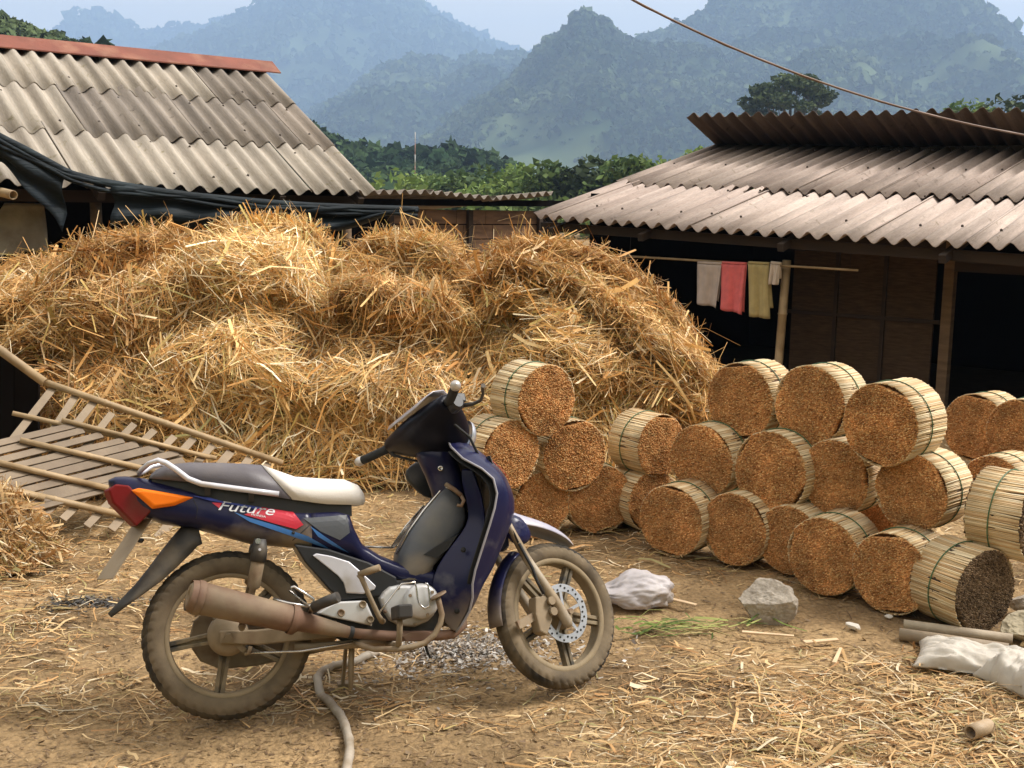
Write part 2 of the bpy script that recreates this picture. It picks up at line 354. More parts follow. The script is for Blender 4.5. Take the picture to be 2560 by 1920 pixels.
tree('umbrella_tree', **tree_px(1985, 180, 150, rad=6.4, label='dark spreading umbrella-shaped tree rising behind the right-hand roof ridge', cols=((.03, .05, .02), (.075, .105, .04)), n=6000, size=.32, seed=5, umbrella=True, trunk=.45, nb=44))
spots = [(1078, 448, 95, 2.6, 0, 'small pale bush tree at the left end of the treeline, right of the thin mast'), (1135, 442, 88, 2.4, 1, 'low rounded tree left of centre in the treeline'),
         (1210, 428, 84, 2.9, 1, 'rounded light green tree in the treeline above the low shed'), (1290, 420, 80, 2.8, 0, 'bright green tree in the treeline above the low shed gable'),
         (1375, 408, 78, 2.3, 1, 'leafy tree in the treeline left of the tallest round crown'), (1480, 394, 76, 2.4, 2, 'tallest rounded crown of the treeline'),
         (1560, 402, 74, 2.6, 1, 'broad green tree right of the tallest round crown'), (1640, 400, 74, 2.5, 0, 'green tree where the treeline meets the right roof slope'),
         (1745, 355, 60, 1.5, 0, 'small round light green tree peeping over the left end of the right roof'), (2395, 246, 90, 3.3, 1, 'light green tree beyond the right roof ridge under the cable'),
         (2470, 252, 85, 2.8, 0, 'feathery green tree beyond the right roof between two taller trees'), (2555, 214, 80, 3.0, 2, 'tall dark green tree at the right edge beyond the roof')]
for i, (px, yt, Y, rad, c, lb) in enumerate(spots):
    tree('leafy_tree', **tree_px(px, yt, Y, rad=rad, label=lb, cols=(LG, MG, DG)[c], n=1500, size=.24, seed=100+i, group='trees beyond the roofs'))
# undergrowth below the treeline
cl = [((x, y, rng.uniform(.6, 2.4)), (rng.uniform(1.5, 3), 1.6, rng.uniform(1., 2.))) for x, y in zip(np.linspace(-9, 22, 34), rng.uniform(70, 92, 34))]
props(link('undergrowth', leaves(cl, 7000, .26, LG, 77), m_leaf), label='bright green undergrowth massed below the treeline', cat='undergrowth', kind='stuff')
# thin mast
p = at_y(1038, 330, 140); mb = MB()
ma = empty('radio_mast', (p[0], p[1], 0), 'thin red and white radio mast standing before the wooded rise', 'mast')
seg = p[2]/8
for i in range(8):
    MB().tube([(0, 0, seg*i), (0, 0, seg*(i+1))], .05, 6).build('mast_section', mat('mast_%s' % ('white' if i % 2 else 'red'), (.5, .5, .5) if i % 2 else (.30, .16, .12), .5), ma)
# ================================================================ air
hz = MB().box((0, 2430, 402.5), (10800, 5660, 825)).build('haze', None); props(hz, kind='stuff', label='bluish haze filling the valley', cat='haze')
hm = bpy.data.materials.new('valley_haze'); hm.use_nodes = True; t = hm.node_tree; t.nodes.remove(t.nodes['Principled BSDF'])
pv = t.nodes.new('ShaderNodeVolumePrincipled'); pv.inputs['Color'].default_value = (.39, .58, .90, 1); pv.inputs['Density'].default_value = .00037; pv.inputs['Anisotropy'].default_value = .1
t.links.new(pv.outputs[0], t.nodes['Material Output'].inputs['Volume']); hz.data.materials.clear(); hz.data.materials.append(hm)
# ================================================================ corrugated roofs
def sheet_mesh(name, w, L, pitch=.175, amp=.033, th=.006, per=8, nl=3):
    """one corrugated fibre-cement sheet: x across the waves (0..w), y up the slope (0..L)"""
    n = max(2, int(round(w/pitch*per))); x = np.linspace(0, w, n+1); z = amp*np.cos(2*math.pi*x/pitch)
    ys = np.linspace(0, L, nl); V = []; 
    for s in (0, 1):
        for y in ys: V += [(a, y, b-th*s) for a, b in zip(x, z)]
    m = n+1; fs = []
    id_ = lambda s, j, i: s*nl*m+j*m+i
    for j in range(nl-1):
        for i in range(n):
            fs.append((id_(0, j, i), id_(0, j, i+1), id_(0, j+1, i+1), id_(0, j+1, i))); fs.append((id_(1, j, i), id_(1, j+1, i), id_(1, j+1, i+1), id_(1, j, i+1)))
    for i in range(n):
        fs.append((id_(0, 0, i), id_(1, 0, i), id_(1, 0, i+1), id_(0, 0, i+1))); fs.append((id_(0, nl-1, i), id_(0, nl-1, i+1), id_(1, nl-1, i+1), id_(1, nl-1, i)))
    for j in range(nl-1):
        fs.append((id_(0, j, 0), id_(0, j+1, 0), id_(1, j+1, 0), id_(1, j, 0))); fs.append((id_(0, j, n), id_(1, j, n), id_(1, j+1, n), id_(0, j+1, n)))
    mb = MB(); mb.add(V, fs, True); me = mb.mesh(name)
    return me
def frame_mat(o, ex, ey, ez): return Matrix(((ex[0], ey[0], ez[0], o[0]), (ex[1], ey[1], ez[1], o[1]), (ex[2], ey[2], ez[2], o[2]), (0, 0, 0, 1)))
def unit(v): v = np.asarray(v, float); return v/np.linalg.norm(v)
def roof_rows(parent, org, eu, up, n_waves, rows, mats, sag=None, pitch=.175, per_sheet=5, seed=0, sheet_name='roof_sheet', flip=1):
    """org: eave corner; eu: unit along eave; up: unit up the slope; rows: visible lengths"""
    r = np.random.default_rng(seed); ez = unit(np.cross(eu, up)); s0 = 0.
    if ez[2] < 0: ez = -ez
    cache = {}
    for ri, L in enumerate(rows):
        off = int(r.integers(0, per_sheet)); k = -off
        while k < n_waves:
            a, b = max(k, 0), min(k+per_sheet, n_waves)
            if b > a:
                key = (b-a, ri)
                if key not in cache: cache[key] = sheet_mesh('roof_sheet', (b-a)*pitch+(.02), L+.16)
                for side in (0,):
                    o = link(sheet_name, cache[key] if len(cache[key].materials) == 0 or True else None, None, parent)
                    if not o.data.materials: o.data.materials.append(mats[0])
                    o.material_slots[0].link = 'OBJECT'; o.material_slots[0].material = mats[int(r.integers(0, len(mats)))]
                    lift = .010+.012*ri+r.uniform(-.003, .004)+(.004 if (k//per_sheet) % 2 else 0)
                    sg = sag((a+b)/2/n_waves) if sag else 0.
                    du = (sag(b/n_waves)-sag(a/n_waves))*(1-(s0/sum(rows))) if sag else 0.
                    sg *= (1-s0/sum(rows))
                    e2 = unit(np.asarray(eu)*(b-a)*pitch+np.array([0, 0, du])); u2 = unit(np.asarray(up)-e2*np.dot(up, e2)); u2 = unit(u2+e2*r.normal(0, .004)); z2 = unit(np.cross(e2, u2))
                    p0 = np.asarray(org)+np.asarray(eu)*(a*pitch)+np.asarray(up)*(s0-.0+r.uniform(-.012, .012))+ez*lift+np.array([0, 0, sag(a/n_waves)*(1-s0/sum(rows)) if sag else 0])
                    o.matrix_local = frame_mat(p0, e2, u2, z2)
            k += per_sheet
        s0 += L
def cement(name, c, c2, c3):
    m = mat(name, c, .92, var=.34, scale=2.6, base2=c2, mask=(.45, .7), mscale=1.1, bump=.25, bscale=30, bdist=.01, stretch=(5.0, .30, 1), fine=.14, spec=.25)
    # lichen spots and runs
    t = m.node_tree; P = t.nodes['Principled BSDF']; N = t.nodes.new; old = P.inputs['Base Color'].links[0].from_socket
    tc = N('ShaderNodeTexCoord'); v = N('ShaderNodeTexNoise'); v.inputs['Scale'].default_value = 7.; v.inputs['Detail'].default_value = 8; v.inputs['Roughness'].default_value = .7
    oi = N('ShaderNodeObjectInfo'); ad = N('ShaderNodeVectorMath'); ad.operation = 'ADD'; t.links.new(tc.outputs['Object'], ad.inputs[0])
    cmb = N('ShaderNodeCombineXYZ'); mu = N('ShaderNodeMath'); mu.operation = 'MULTIPLY'; mu.inputs[1].default_value = 40.; t.links.new(oi.outputs['Random'], mu.inputs[0])
    t.links.new(mu.outputs[0], cmb.inputs[0]); t.links.new(mu.outputs[0], cmb.inputs[2]); t.links.new(cmb.outputs[0], ad.inputs[1]); t.links.new(ad.outputs[0], v.inputs['Vector'])
    for mp in [n for n in t.nodes if n.type == 'MAPPING']: t.links.new(ad.outputs[0], mp.inputs[0])
    r = N('ShaderNodeMapRange'); r.inputs[1].default_value = .60; r.inputs[2].default_value = .72; t.links.new(v.outputs['Fac'], r.inputs[0])
    x = N('ShaderNodeMix'); x.data_type = 'RGBA'; x.inputs[7].default_value = (*c3, 1); t.links.new(r.outputs[0], x.inputs[0]); t.links.new(old, x.inputs[6]); t.links.new(x.outputs[2], P.inputs['Base Color'])
    return m
cem_l = [cement('cement_warm', (.30, .255, .215), (.17, .142, .12), (.075, .06, .042)), cement('cement_pale', (.39, .345, .29), (.25, .213, .172), (.17, .145, .065)), cement('cement_grey', (.22, .19, .163), (.30, .26, .218), (.075, .06, .045))]
cem_r = [cement('cement_rosy', (.40, .325, .285), (.28, .22, .19), (.12, .09, .07)), cement('cement_rosy_pale', (.45, .37, .325), (.35, .28, .24), (.17, .14, .09))]
m_screw = mat('rusty_screw', (.05, .035, .025), .8)
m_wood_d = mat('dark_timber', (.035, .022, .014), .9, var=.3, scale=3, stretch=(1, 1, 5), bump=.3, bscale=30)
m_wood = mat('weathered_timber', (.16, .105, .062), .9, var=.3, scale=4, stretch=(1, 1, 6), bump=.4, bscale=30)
m_bamboo = mat('dry_bamboo', (.38, .27, .15), .6, var=.25, scale=6, base2=(.24, .16, .08), mask=(.5, .7), mscale=5, bump=.2, bscale=40)
m_shade = mat('shade_black_boards', (.0045, .0035, .003), .95, var=.3, scale=5, spec=.05)  # near-black: the darkness of the unlit interiors is put into the colour
m_weave = mat('woven_bamboo_dark', (.075, .048, .029), .9, var=.35, scale=9, spec=.15, stretch=(1, 1, 7), bump=.5, bscale=50)
def screws(parent, org, eu, up, ez, pts, r=.011):
    mb = MB()
    for u, s in pts:
        p = np.asarray(org)+np.asarray(eu)*u+np.asarray(up)*s+np.asarray(ez)*.035
        mb.lathe([(r, 0), (r, .014), (.002, .02)], p, ez, 7)
    return mb.build('roof_screw', m_screw, parent)
def bamboo_pole(mb, a, b, r, nodes=.32, n=9):
    a = np.asarray(a, float); b = np.asarray(b, float); L = np.linalg.norm(b-a); k = max(1, int(L/nodes)); P = []; Rr = []
    for i in range(k+1):
        t = i/k; c = a+(b-a)*t
        if 0 < i < k:
            d = (b-a)/L; P += [c-d*.012, c-d*.004, c+d*.004, c+d*.012]; Rr += [r, r*1.12, r*1.12, r]
        else: P.append(c); Rr.append(r)
    mb.tube(P, Rr, n); return mb
# ---------------------------------------------------------------- right house
RE = np.array([.20, 12.3, 1.74]); ru = np.array([.77, -.638, 0.]); ru /= np.linalg.norm(ru); rv = np.array([-ru[1], ru[0], 0.]); rt = unit([ru[0], ru[1], -.021])
RS, RZ = 3.74, .90
up_r = unit(rv*RS+np.array([0, 0, RZ])); LR = math.hypot(RS, RZ); NW = 36
hr = empty('farmhouse', (float(RE[0]), float(RE[1]), 0), 'low dark farmhouse with rosy corrugated roof and a ridge flap, on the right', 'house')
hr_off = np.array([RE[0], RE[1], 0.]); RO = RE-hr_off
sagf = lambda t: -.062*4*t*(1.28-t)/1.64
roof_rows(hr, RO, rt, up_r, NW, [LR*.40, LR*.60], cem_r, sagf, .172, 5, 3)
ezr = unit(np.cross(ru, up_r))
pts = []; r2 = np.random.default_rng(4)
for s in (.10, .36, .66, .88):
    for k in range(1, NW, 2):
        if r2.random() < .75: pts.append((k*.172*1.0, LR*s+r2.uniform(-.05, .05)))
mbs = MB()
for u, s in pts:
    k = u/.172/NW; p = RO+rt*u+up_r*s+ezr*.040+np.array([0, 0, sagf(k)*(1-s/LR)+.012*(s > LR*.4)])
    mbs.lathe([(.012, 0), (.012, .014), (.002, .02)], p, ezr, 7)
props(mbs.build('roof_screw', m_screw, hr), kind='stuff')
# back slope, its top rows running up past the ridge as a flap
ridge = RO+rv*RS+np.array([0, 0, RZ]); bk = unit(rv*1.0+np.array([0, 0, -.385])); flap0 = ridge-bk*.70
cem_d = [cement('cement_dark', (.10, .070, .055), (.15, .11, .085), (.03, .022, .018))]  # one darker cement for the back slope and flap
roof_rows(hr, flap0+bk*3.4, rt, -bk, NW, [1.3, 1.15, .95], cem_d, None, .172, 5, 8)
W = lambda u, v, z: RO*np.array([1, 1, 0])+ru*u+rv*v+np.array([0, 0, z])
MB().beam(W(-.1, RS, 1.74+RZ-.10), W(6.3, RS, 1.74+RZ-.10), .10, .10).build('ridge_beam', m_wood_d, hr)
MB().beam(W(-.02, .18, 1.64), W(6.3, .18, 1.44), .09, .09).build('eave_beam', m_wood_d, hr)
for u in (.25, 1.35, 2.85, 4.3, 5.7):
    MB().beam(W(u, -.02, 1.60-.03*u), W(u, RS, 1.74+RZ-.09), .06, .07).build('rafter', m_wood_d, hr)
# walls: plank back, sides, boarded front to the right with a doorway
def wall(name, a, b, z0, z1, th=.05, m=m_shade): MB().beam((a[0], a[1], (z0+z1)/2), (b[0], b[1], (z0+z1)/2), th, z1-z0).build(name, m, hr)
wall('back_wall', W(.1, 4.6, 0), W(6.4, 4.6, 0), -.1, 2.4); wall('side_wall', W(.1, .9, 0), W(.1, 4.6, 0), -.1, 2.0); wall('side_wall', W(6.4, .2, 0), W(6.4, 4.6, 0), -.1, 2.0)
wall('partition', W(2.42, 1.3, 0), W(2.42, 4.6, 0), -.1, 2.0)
for i in range(3):
    for j in range(2):
        a = 2.50+i*.475; z0 = .25+j*.62
        MB().beam(W(a, 1.0, z0+.30), W(a+.452, 1.0, z0+.30), .03, .585).build('woven_panel', m_weave, hr)
MB().beam(W(2.45, .985, .22), W(3.97, .985, .22), .05, .07).build('wall_rail', m_wood_d, hr); MB().beam(W(2.45, .975, .863), W(3.97, .975, .863), .03, .035).build('wall_rail', m_wood_d, hr)
MB().beam(W(2.45, 1.0, 1.56), W(3.97, 1.0, 1.56), .05, .16).build('wall_rail', m_wood_d, hr)
for i in range(1, 3): MB().beam(W(2.488+i*.475, .97, -.1), W(2.488+i*.475, .97, 1.5), .035, .03, up=tuple(rv)).build('wall_batten', m_wood_d, hr)
for u, wd in ((4.04, .09), (5.20, .09)): MB().beam(W(u, .96, -.1), W(u, .96, 1.66), wd, .09, up=tuple(rv)).build('door_post', m_wood, hr)
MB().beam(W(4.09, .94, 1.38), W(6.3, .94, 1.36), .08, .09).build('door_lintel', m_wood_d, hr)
wall('front_wall', W(5.27, 1.0, 0), W(6.4, 1.0, 0), -.1, 1.6, m=m_weave)
vp = lambda px, py, v: on_plane(px, py, W(0, v, 0)+hr_off, rv)
a, b = vp(1966, 672, .32), vp(1944, 940, .32); b = a+(b-a)*((a[2]+.1)/(a[2]-b[2]))
mb = MB(); bamboo_pole(mb, b-hr_off, a-hr_off+np.array([0, 0, .08]), .040, .45); mb.build('bamboo_post', m_bamboo, hr)
MB().loft([[W(.12, .5, -.03), W(6.38, .3, -.03), W(6.38, 4.58, -.03), W(.12, 4.58, -.03)], [W(.12, .5, .03), W(6.38, .3, .03), W(6.38, 4.58, .03), W(.12, 4.58, .03)]], smooth=False).build('added_floor', mat('added_floor_dark', (.035, .024, .015), .95, var=.3, spec=.1), hr)  # added dark slab, hidden by the bundles, to cut bounce light indoors
# washing pole and washing
a, b = vp(1560, 640, .22), vp(2145, 676, .22); pl = empty('washing_pole', a, 'thin bamboo washing pole slung under the eave of the farmhouse', 'pole')
mb = MB(); bamboo_pole(mb, (0, 0, 0), b-a, .011, .4, 7); mb.build('pole', m_bamboo, pl)
for t_ in (.03, .97):
    q = (b-a)*t_; MB().tube([q, q+np.array([0, 0, .25])], .003, 5).build('hanging_wire', m_wood_d, pl)
def cloth(name, x0, x1, yt, yb, col, label, cat, skew=0, seed=0, short=.85):
    r = np.random.default_rng(seed); A, B = vp(x0, yt, .20), vp(x1, yt+3, .20); C = vp((x0+x1)/2+skew, yb, .20); nu, nv = 14, 14
    wv = B-A; H = A[2]-C[2]; sh = (C-(A+B)/2)*np.array([1, 1, 0]); mb = MB()
    for side, hh in ((-1, 1.), (1, short)):
        V = []
        for j in range(nv+1):
            for i in range(nu+1):
                s, t = i/nu, j/nv; fold = .018*math.sin(s*9+seed+t*1.5)*(.3+t)+.008*math.sin(s*21+seed*2)
                cor = .05*H*(abs(s-.5)*2)**3*math.sin(seed+3*s)*t
                p = A+wv*(.5+(s-.5)*(1-.10*t+.03*math.sin(3*t+seed)))+sh*t-np.array([0, 0, H*hh*t-cor])+rv*(side*(.014+.012*t)+fold)
                V.append(p)
        fs = [(j*(nu+1)+i, j*(nu+1)+i+1, (j+1)*(nu+1)+i+1, (j+1)*(nu+1)+i) for j in range(nv) for i in range(nu)]
        mb.add(np.array(V), fs, True)
    top = [A+wv*s+np.array([0, 0, .013]) for s in np.linspace(0, 1, 5)]
    mb.tube(top, .016, 6)
    m = mat(name+'_cloth', col, .9, var=.15, scale=14, bump=.3, bscale=200, bdist=.003)
    o = mb.build(name, m, None, solid=.004); o.location = (0, 0, 0)
    return props(o, label, cat, 'washing hung under the eave')
cloth('towel', 1745, 1806, 660, 764, (.52, .43, .38), 'pale grey-brown towel, leftmost on the washing pole', 'towel', -6, 1)
cloth('towel', 1806, 1866, 660, 779, (.78, .17, .17), 'pink-red towel hanging on the washing pole', 'towel', -4, 2, .95)
cloth('towel', 1872, 1924, 660, 793, (.46, .37, .17), 'mustard yellow towel hanging on the washing pole', 'towel', 4, 3, .8)
cloth('sock', 1928, 1953, 660, 710, (.66, .56, .48), 'small off-white cloth bunched on the washing pole beside the bamboo post', 'cloth', -4, 4, .7)
# ---------------------------------------------------------------- left house
LE = np.array([-1.357, 11.4, 1.93]); lu = unit([.788, .616, 0.]); lv = np.array([-lu[1], lu[0], 0.]); LS, LZ = 2.51, 1.36
NL = 25; PL = .178; up_l = unit(lv*LS+np.array([0, 0, LZ])); LL = math.hypot(LS, LZ)
l_off = np.array([LE[0], LE[1], 0.]); LO = np.array([0, 0, 1.93])-lu*NL*PL
hl = empty('barn', (LE[0], LE[1], 0), 'barn with pale weathered corrugated roof and rusty red ridge cap, on the left', 'barn')
sagl = lambda t: .05*(1-t)**2
roof_rows(hl, LO, lu, up_l, NL, [LL*.33, LL*.335, LL*.275], cem_l, sagl, PL, 6, 12)
ezl = unit(np.cross(lu, up_l)); mbs = MB(); r2 = np.random.default_rng(9)
for s in (.07, .27, .40, .60, .74, .93):
    for k in range(0, NL, 2):
        if r2.random() < .7: mbs.lathe([(.011, 0), (.011, .014), (.002, .02)], LO+lu*k*PL+up_l*(LL*s+r2.uniform(-.04, .04))+ezl*(.036+.012*int(s*3))+np.array([0, 0, sagl(k/NL)*(1-s)]), ezl, 7)
props(mbs.build('roof_screw', m_screw, hl), kind='stuff')
m_rust = mat('rusty_red_metal', (.20, .062, .040), .75, var=.3, scale=3, base2=(.27, .12, .075), mask=(.5, .7), mscale=4, bump=.3, bscale=40)
rl = LO+lv*LS+np.array([0, 0, LZ]); bkl = unit(lv*LS-np.array([0, 0, LZ]))
roof_rows(hl, rl+bkl*LL, lu, -bkl, NL, [LL*.5, LL*.44], cem_l, None, PL, 6, 5)
mb = MB(); a0, a1 = rl-lu*.1, rl+lu*(NL*PL+.17)
sec = lambda c: [c-up_l*.20+ezl*.078, c-up_l*.195+ezl*.090, c+np.array([0, 0, .125]), c+bkl*.20+unit(np.cross(lu, bkl))*np.sign(np.cross(lu, bkl)[2])*.090, c+bkl*.205+unit(np.cross(lu, bkl))*np.sign(np.cross(lu, bkl)[2])*.078, c+np.array([0, 0, .115])]
mb.loft([sec(a0+(a1-a0)*t) for t in np.linspace(0, 1, 12)], smooth=False); mb.build('ridge_cap', m_rust, hl)
LWt = lambda u, v, z: lu*u+lv*v+np.array([0, 0, z])
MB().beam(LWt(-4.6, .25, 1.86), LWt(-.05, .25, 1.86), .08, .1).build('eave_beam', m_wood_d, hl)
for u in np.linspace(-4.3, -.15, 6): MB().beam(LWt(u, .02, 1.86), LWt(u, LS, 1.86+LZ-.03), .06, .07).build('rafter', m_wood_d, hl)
MB().beam(LWt(-4.6, 3.6, 1.0), LWt(0, 3.6, 1.0), .05, 2.2).build('back_wall', m_shade, hl); MB().beam(LWt(-.1, .4, .95), LWt(-.1, 3.6, .95), .05, 2.1).build('side_wall', m_shade, hl); MB().beam(LWt(-4.6, .4, .95), LWt(-4.6, 3.6, .95), .05, 2.1).build('side_wall', m_shade, hl)
MB().beam(LWt(-4.6, .6, .85), LWt(0, .6, .85), .04, 1.9).build('front_wall', m_shade, hl)
for u in (-4.0, -2.6, -1.3, -.15): mb = MB(); bamboo_pole(mb, LWt(u, .3, -.1), LWt(u, .3, 1.82), .05); mb.build('bamboo_post', m_wood, hl)
# ---------------------------------------------------------------- low shed between
sp = at_y(1012, 492, 15.5); sq = at_y(1330, 480, 17.2); su = unit((sq-sp)*np.array([1, 1, 0])); sv = np.array([-su[1], su[0], 0.]); so_ = np.array([sp[0], sp[1], 0.])
sh = empty('low_shed', tuple(so_), 'low shed with dark corrugated roof edge and brown board wall between the two houses', 'shed')
ns = 13; SPn = float(np.linalg.norm((sq-sp)[:2]))/12.2
up_s = unit(sv+np.array([0, 0, -.10]))
roof_rows(sh, np.array([-su[0]*.9, -su[1]*.9, sp[2]+.02]), su, up_s, ns+6, [1.5], [cem_l[2]], lambda t: .05*math.sin(t*7)+.05*t, SPn, 6, 2)
SW = lambda u, v, z: su*u+sv*v+np.array([0, 0, z])
m_board = mat('brown_boards', (.20, .115, .065), .9, var=.3, scale=2.5, base2=(.13, .075, .045), mscale=2, bump=.3, bscale=25, stretch=(1, 1, 5))
zt = sp[2]-.16
for j in range(9):
    z = zt-.21*j; x = 0.
    while x < 2.9:
        w_ = random.uniform(.55, .9); a, b = x, min(x+w_, 2.9)-.012
        MB().beam(SW(a+.0, .35+random.uniform(0, .012), z-.1), SW(b, .35+random.uniform(0, .012), z-.1), .02, .195).build('board', m_board, sh); x += w_
MB().beam(SW(-.8, .42, zt/2), SW(3.4, .42, zt/2), .04, zt).build('backing_wall', m_shade, sh)
MB().beam(SW(-.8, .25, zt+.08), SW(3.4, .25, zt+.12), .08, .09).build('eave_beam', m_shade, sh)
for u in (.0, 1.45, 2.9): MB().beam(SW(u, .30, -.1), SW(u, .30, zt), .08, .06, up=tuple(sv)).build('post', m_wood_d, sh)
# ---------------------------------------------------------------- shade tarp in front of the barn
m_tarp = mat('blue_black_net', (.012, .018, .023), .6, var=.35, scale=3, spec=.15, base2=(.022, .033, .038), mask=(.52, .72), mscale=5, bump=.35, bscale=18, bdist=.03, stretch=(.4, .4, 3))
tp = [(-150, 250), (-60, 300), (0, 334), (60, 364), (130, 402), (170, 424), (230, 441), (300, 454), (400, 470), (480, 481), (580, 491), (680, 500), (780, 507), (900, 512), (1000, 515), (1044, 517)]
def tarp_d(px): return float(np.interp(px, [-150, 0, 300, 600, 1044], [8.7, 8.9, 9.6, 10.2, 11.0]))
TP = np.array([at_y(a, b, tarp_d(a)) for a, b in tp]); ta = empty('shade_tarp', tuple(TP[2]*np.array([1, 1, 0])), 'dark blue-black shade net sagging along the front of the barn eave', 'tarp')
t0 = np.array(ta.location)
def resamp(P, n):
    s = np.concatenate([[0], np.cumsum(np.linalg.norm(np.diff(P, axis=0), axis=1))]); q = np.linspace(0, s[-1], n)
    return np.stack([np.interp(q, s, P[:, i]) for i in range(3)], -1)
RP = resamp(TP, 60)-t0
mb = MB(); mb.tube(RP+np.array([0, 0, -.03]), .034, 10)
for k in range(2): mb.tube(RP+np.array([0, -.03, -.05-.03*k])+np.stack([np.zeros(60), .012*np.sin(np.arange(60)*.7+k), .012*np.sin(np.arange(60)*.45+2*k)], -1), .018, 8)
mb.build('rolled_edge', m_tarp, ta)
def hang(name, x0, x1, low, nu=40, nv=10, seed=0):
    xs = np.linspace(x0, x1, nu+1); V = []
    for x in xs:
        yt = np.interp(x, [a for a, b in tp], [b for a, b in tp]); yb = np.interp(x, [a for a, b in low], [b for a, b in low])
        for j in range(nv+1):
            t = j/nv; p = at_y(x, yt+6+(yb-yt-6)*t, tarp_d(x)); p = p+np.array([0, 1, 0])*(.05*math.sin(t*9+x*.012)+.03*math.sin(x*.05+seed)*t)
            V.append(p-t0)
    fs = [(i*(nv+1)+j, i*(nv+1)+j+1, (i+1)*(nv+1)+j+1, (i+1)*(nv+1)+j) for i in range(nu) for j in range(nv)]
    MB().add(V, fs, True).build(name, m_tarp, ta, solid=.006)
hang('hanging_flap', -150, 160, [(-150, 380), (0, 405), (75, 480), (110, 512), (140, 545), (160, 580)], seed=1)
hang('hanging_flap', 282, 1040, [(282, 562), (400, 560), (500, 590), (700, 600), (880, 570), (960, 540), (1040, 524)], seed=2)
# off-white sack and a bamboo end under the tarp
m_sackw = mat('dirty_white_plastic', (.40, .36, .30), .7, var=.3, scale=5, base2=(.28, .24, .19), mscale=3, bump=.3, bscale=10, bdist=.05)
A = at_y(-120, 505, 9.9); B = at_y(105, 510, 9.9); V = []; nu, nv = 18, 12
for j in range(nv+1):
    for i in range(nu+1):
        s, t = i/nu, j/nv; p = A+(B-A)*(s*(1+.13*t)); p = p+np.array([0, .05*math.sin(s*7+t*2)-.18*t, -.42*t-.03*math.sin(s*5)*t]); V.append(p)
ob = MB().add(V, [(j*(nu+1)+i, j*(nu+1)+i+1, (j+1)*(nu+1)+i+1, (j+1)*(nu+1)+i) for j in range(nv) for i in range(nu)], True).build('plastic_sheet', m_sackw, solid=.01)
props(ob, 'dirty white plastic sheet hanging in the shade under the tarp at the left edge', 'sheet')
a = at_y(33, 488, 9.2); mb = MB(); mb.tube([a, a+np.array([-.9, .7, .14])], .038, 12, caps=False); mb.tube([a+np.array([-.05, .04, .008]), a+np.array([-.06, .048, .009])], .030, 10)
o = mb.build('bamboo_beam', m_bamboo, solid=.008); props(o, 'cut end of a thick bamboo beam poking out under the tarp', 'bamboo')
# ================================================================ straw
def strands(P, D, Nn, L, Wd, C, bend=.06, seed=0, curl=0.):
    """flat bamboo shavings: two-segment ribbons; P centres, D directions, Nn face normals"""
    r = np.random.default_rng(seed); n = len(P); D = D/np.linalg.norm(D, axis=1)[:, None]
    s = np.cross(D, Nn); s /= np.maximum(np.linalg.norm(s, axis=1), 1e-6)[:, None]; b = np.cross(s, D)
    L = L[:, None]; Wd = Wd[:, None]; k = r.normal(0, bend, (n, 1))*L; k2 = r.normal(0, bend, (n, 1))*L
    k3 = k2*r.uniform(-.6, 1.2, (n, 1)); a = P-D*L/2; m = P-D*L/6+b*k+s*k2; m2 = P+D*L/6+b*k*.9+s*k3; e = P+D*L/2
    V = np.stack([a-s*Wd/2, a+s*Wd/2, m-s*Wd/2, m+s*Wd/2, m2-s*Wd/2, m2+s*Wd/2, e-s*Wd*.35, e+s*Wd*.35], 1)
    i = (np.arange(n)*8)[:, None]; Q = np.concatenate([i+np.array([0, 1, 3, 2]), i+np.array([2, 3, 5, 4]), i+np.array([4, 5, 7, 6])], 1).reshape(-1, 4)
    return V.reshape(-1, 3), Q, np.repeat(C, 8, 0)
def straw_cols(n, r, gold=1., grey=0.):
    pal = np.array([(.70, .43, .165), (.60, .325, .105), (.80, .56, .26), (.50, .245, .07), (.90, .75, .50), (.50, .37, .125), (.32, .175, .058), (.44, .37, .14)])
    pr = np.array([.22, .15, .20, .11, .13, .08, .07, .04]); c = pal[r.choice(len(pal), n, p=pr)]*r.uniform(.72, 1.22, (n, 1))
    if grey: g = c.mean(1, keepdims=True)*np.array([[1.05, .98, .85]]); c = c*(1-grey)+g*grey
    return c
m_straw = mat('straw', (.6, .4, .16), .62, attr=True, var=.12, scale=30, trans=.16, spec=.35)
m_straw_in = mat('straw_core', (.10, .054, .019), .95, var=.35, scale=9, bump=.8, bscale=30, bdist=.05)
SIL = [(-330, 720), (-200, 690), (-100, 665), (0, 650), (45, 647), (113, 632), (149, 614), (194, 612), (253, 616), (280, 592), (334, 550), (407, 545), (465, 560), (493, 606), (533, 550), (588, 525), (678, 520), (760, 528), (805, 560), (836, 615), (872, 645), (915, 575), (941, 560), (1002, 562), (1075, 560), (1128, 576), (1160, 625), (1193, 650), (1225, 602), (1274, 568), (1327, 570), (1408, 580), (1469, 598), (1530, 624), (1591, 670), (1653, 716), (1685, 765), (1713, 812), (1734, 870), (1754, 930), (1770, 992), (1785, 1060), (1795, 1110)]
YR = 9.0
SP_ = np.array([at_y(a, b+54, YR) for a, b in SIL]); sx_, sz_ = SP_[:, 0], SP_[:, 2]
hx = np.arange(sx_[0], 1.62, .05); NVv = 74
def ridge_z(x): return np.interp(x, sx_, sz_)
def base_y(x): return np.interp(x, [-5, -3.4, -2.2, -1.2, -.2, .6, 1.2, 1.65], [7.0, 6.9, 7.1, 7.35, 7.4, 7.2, 7.3, 7.9])
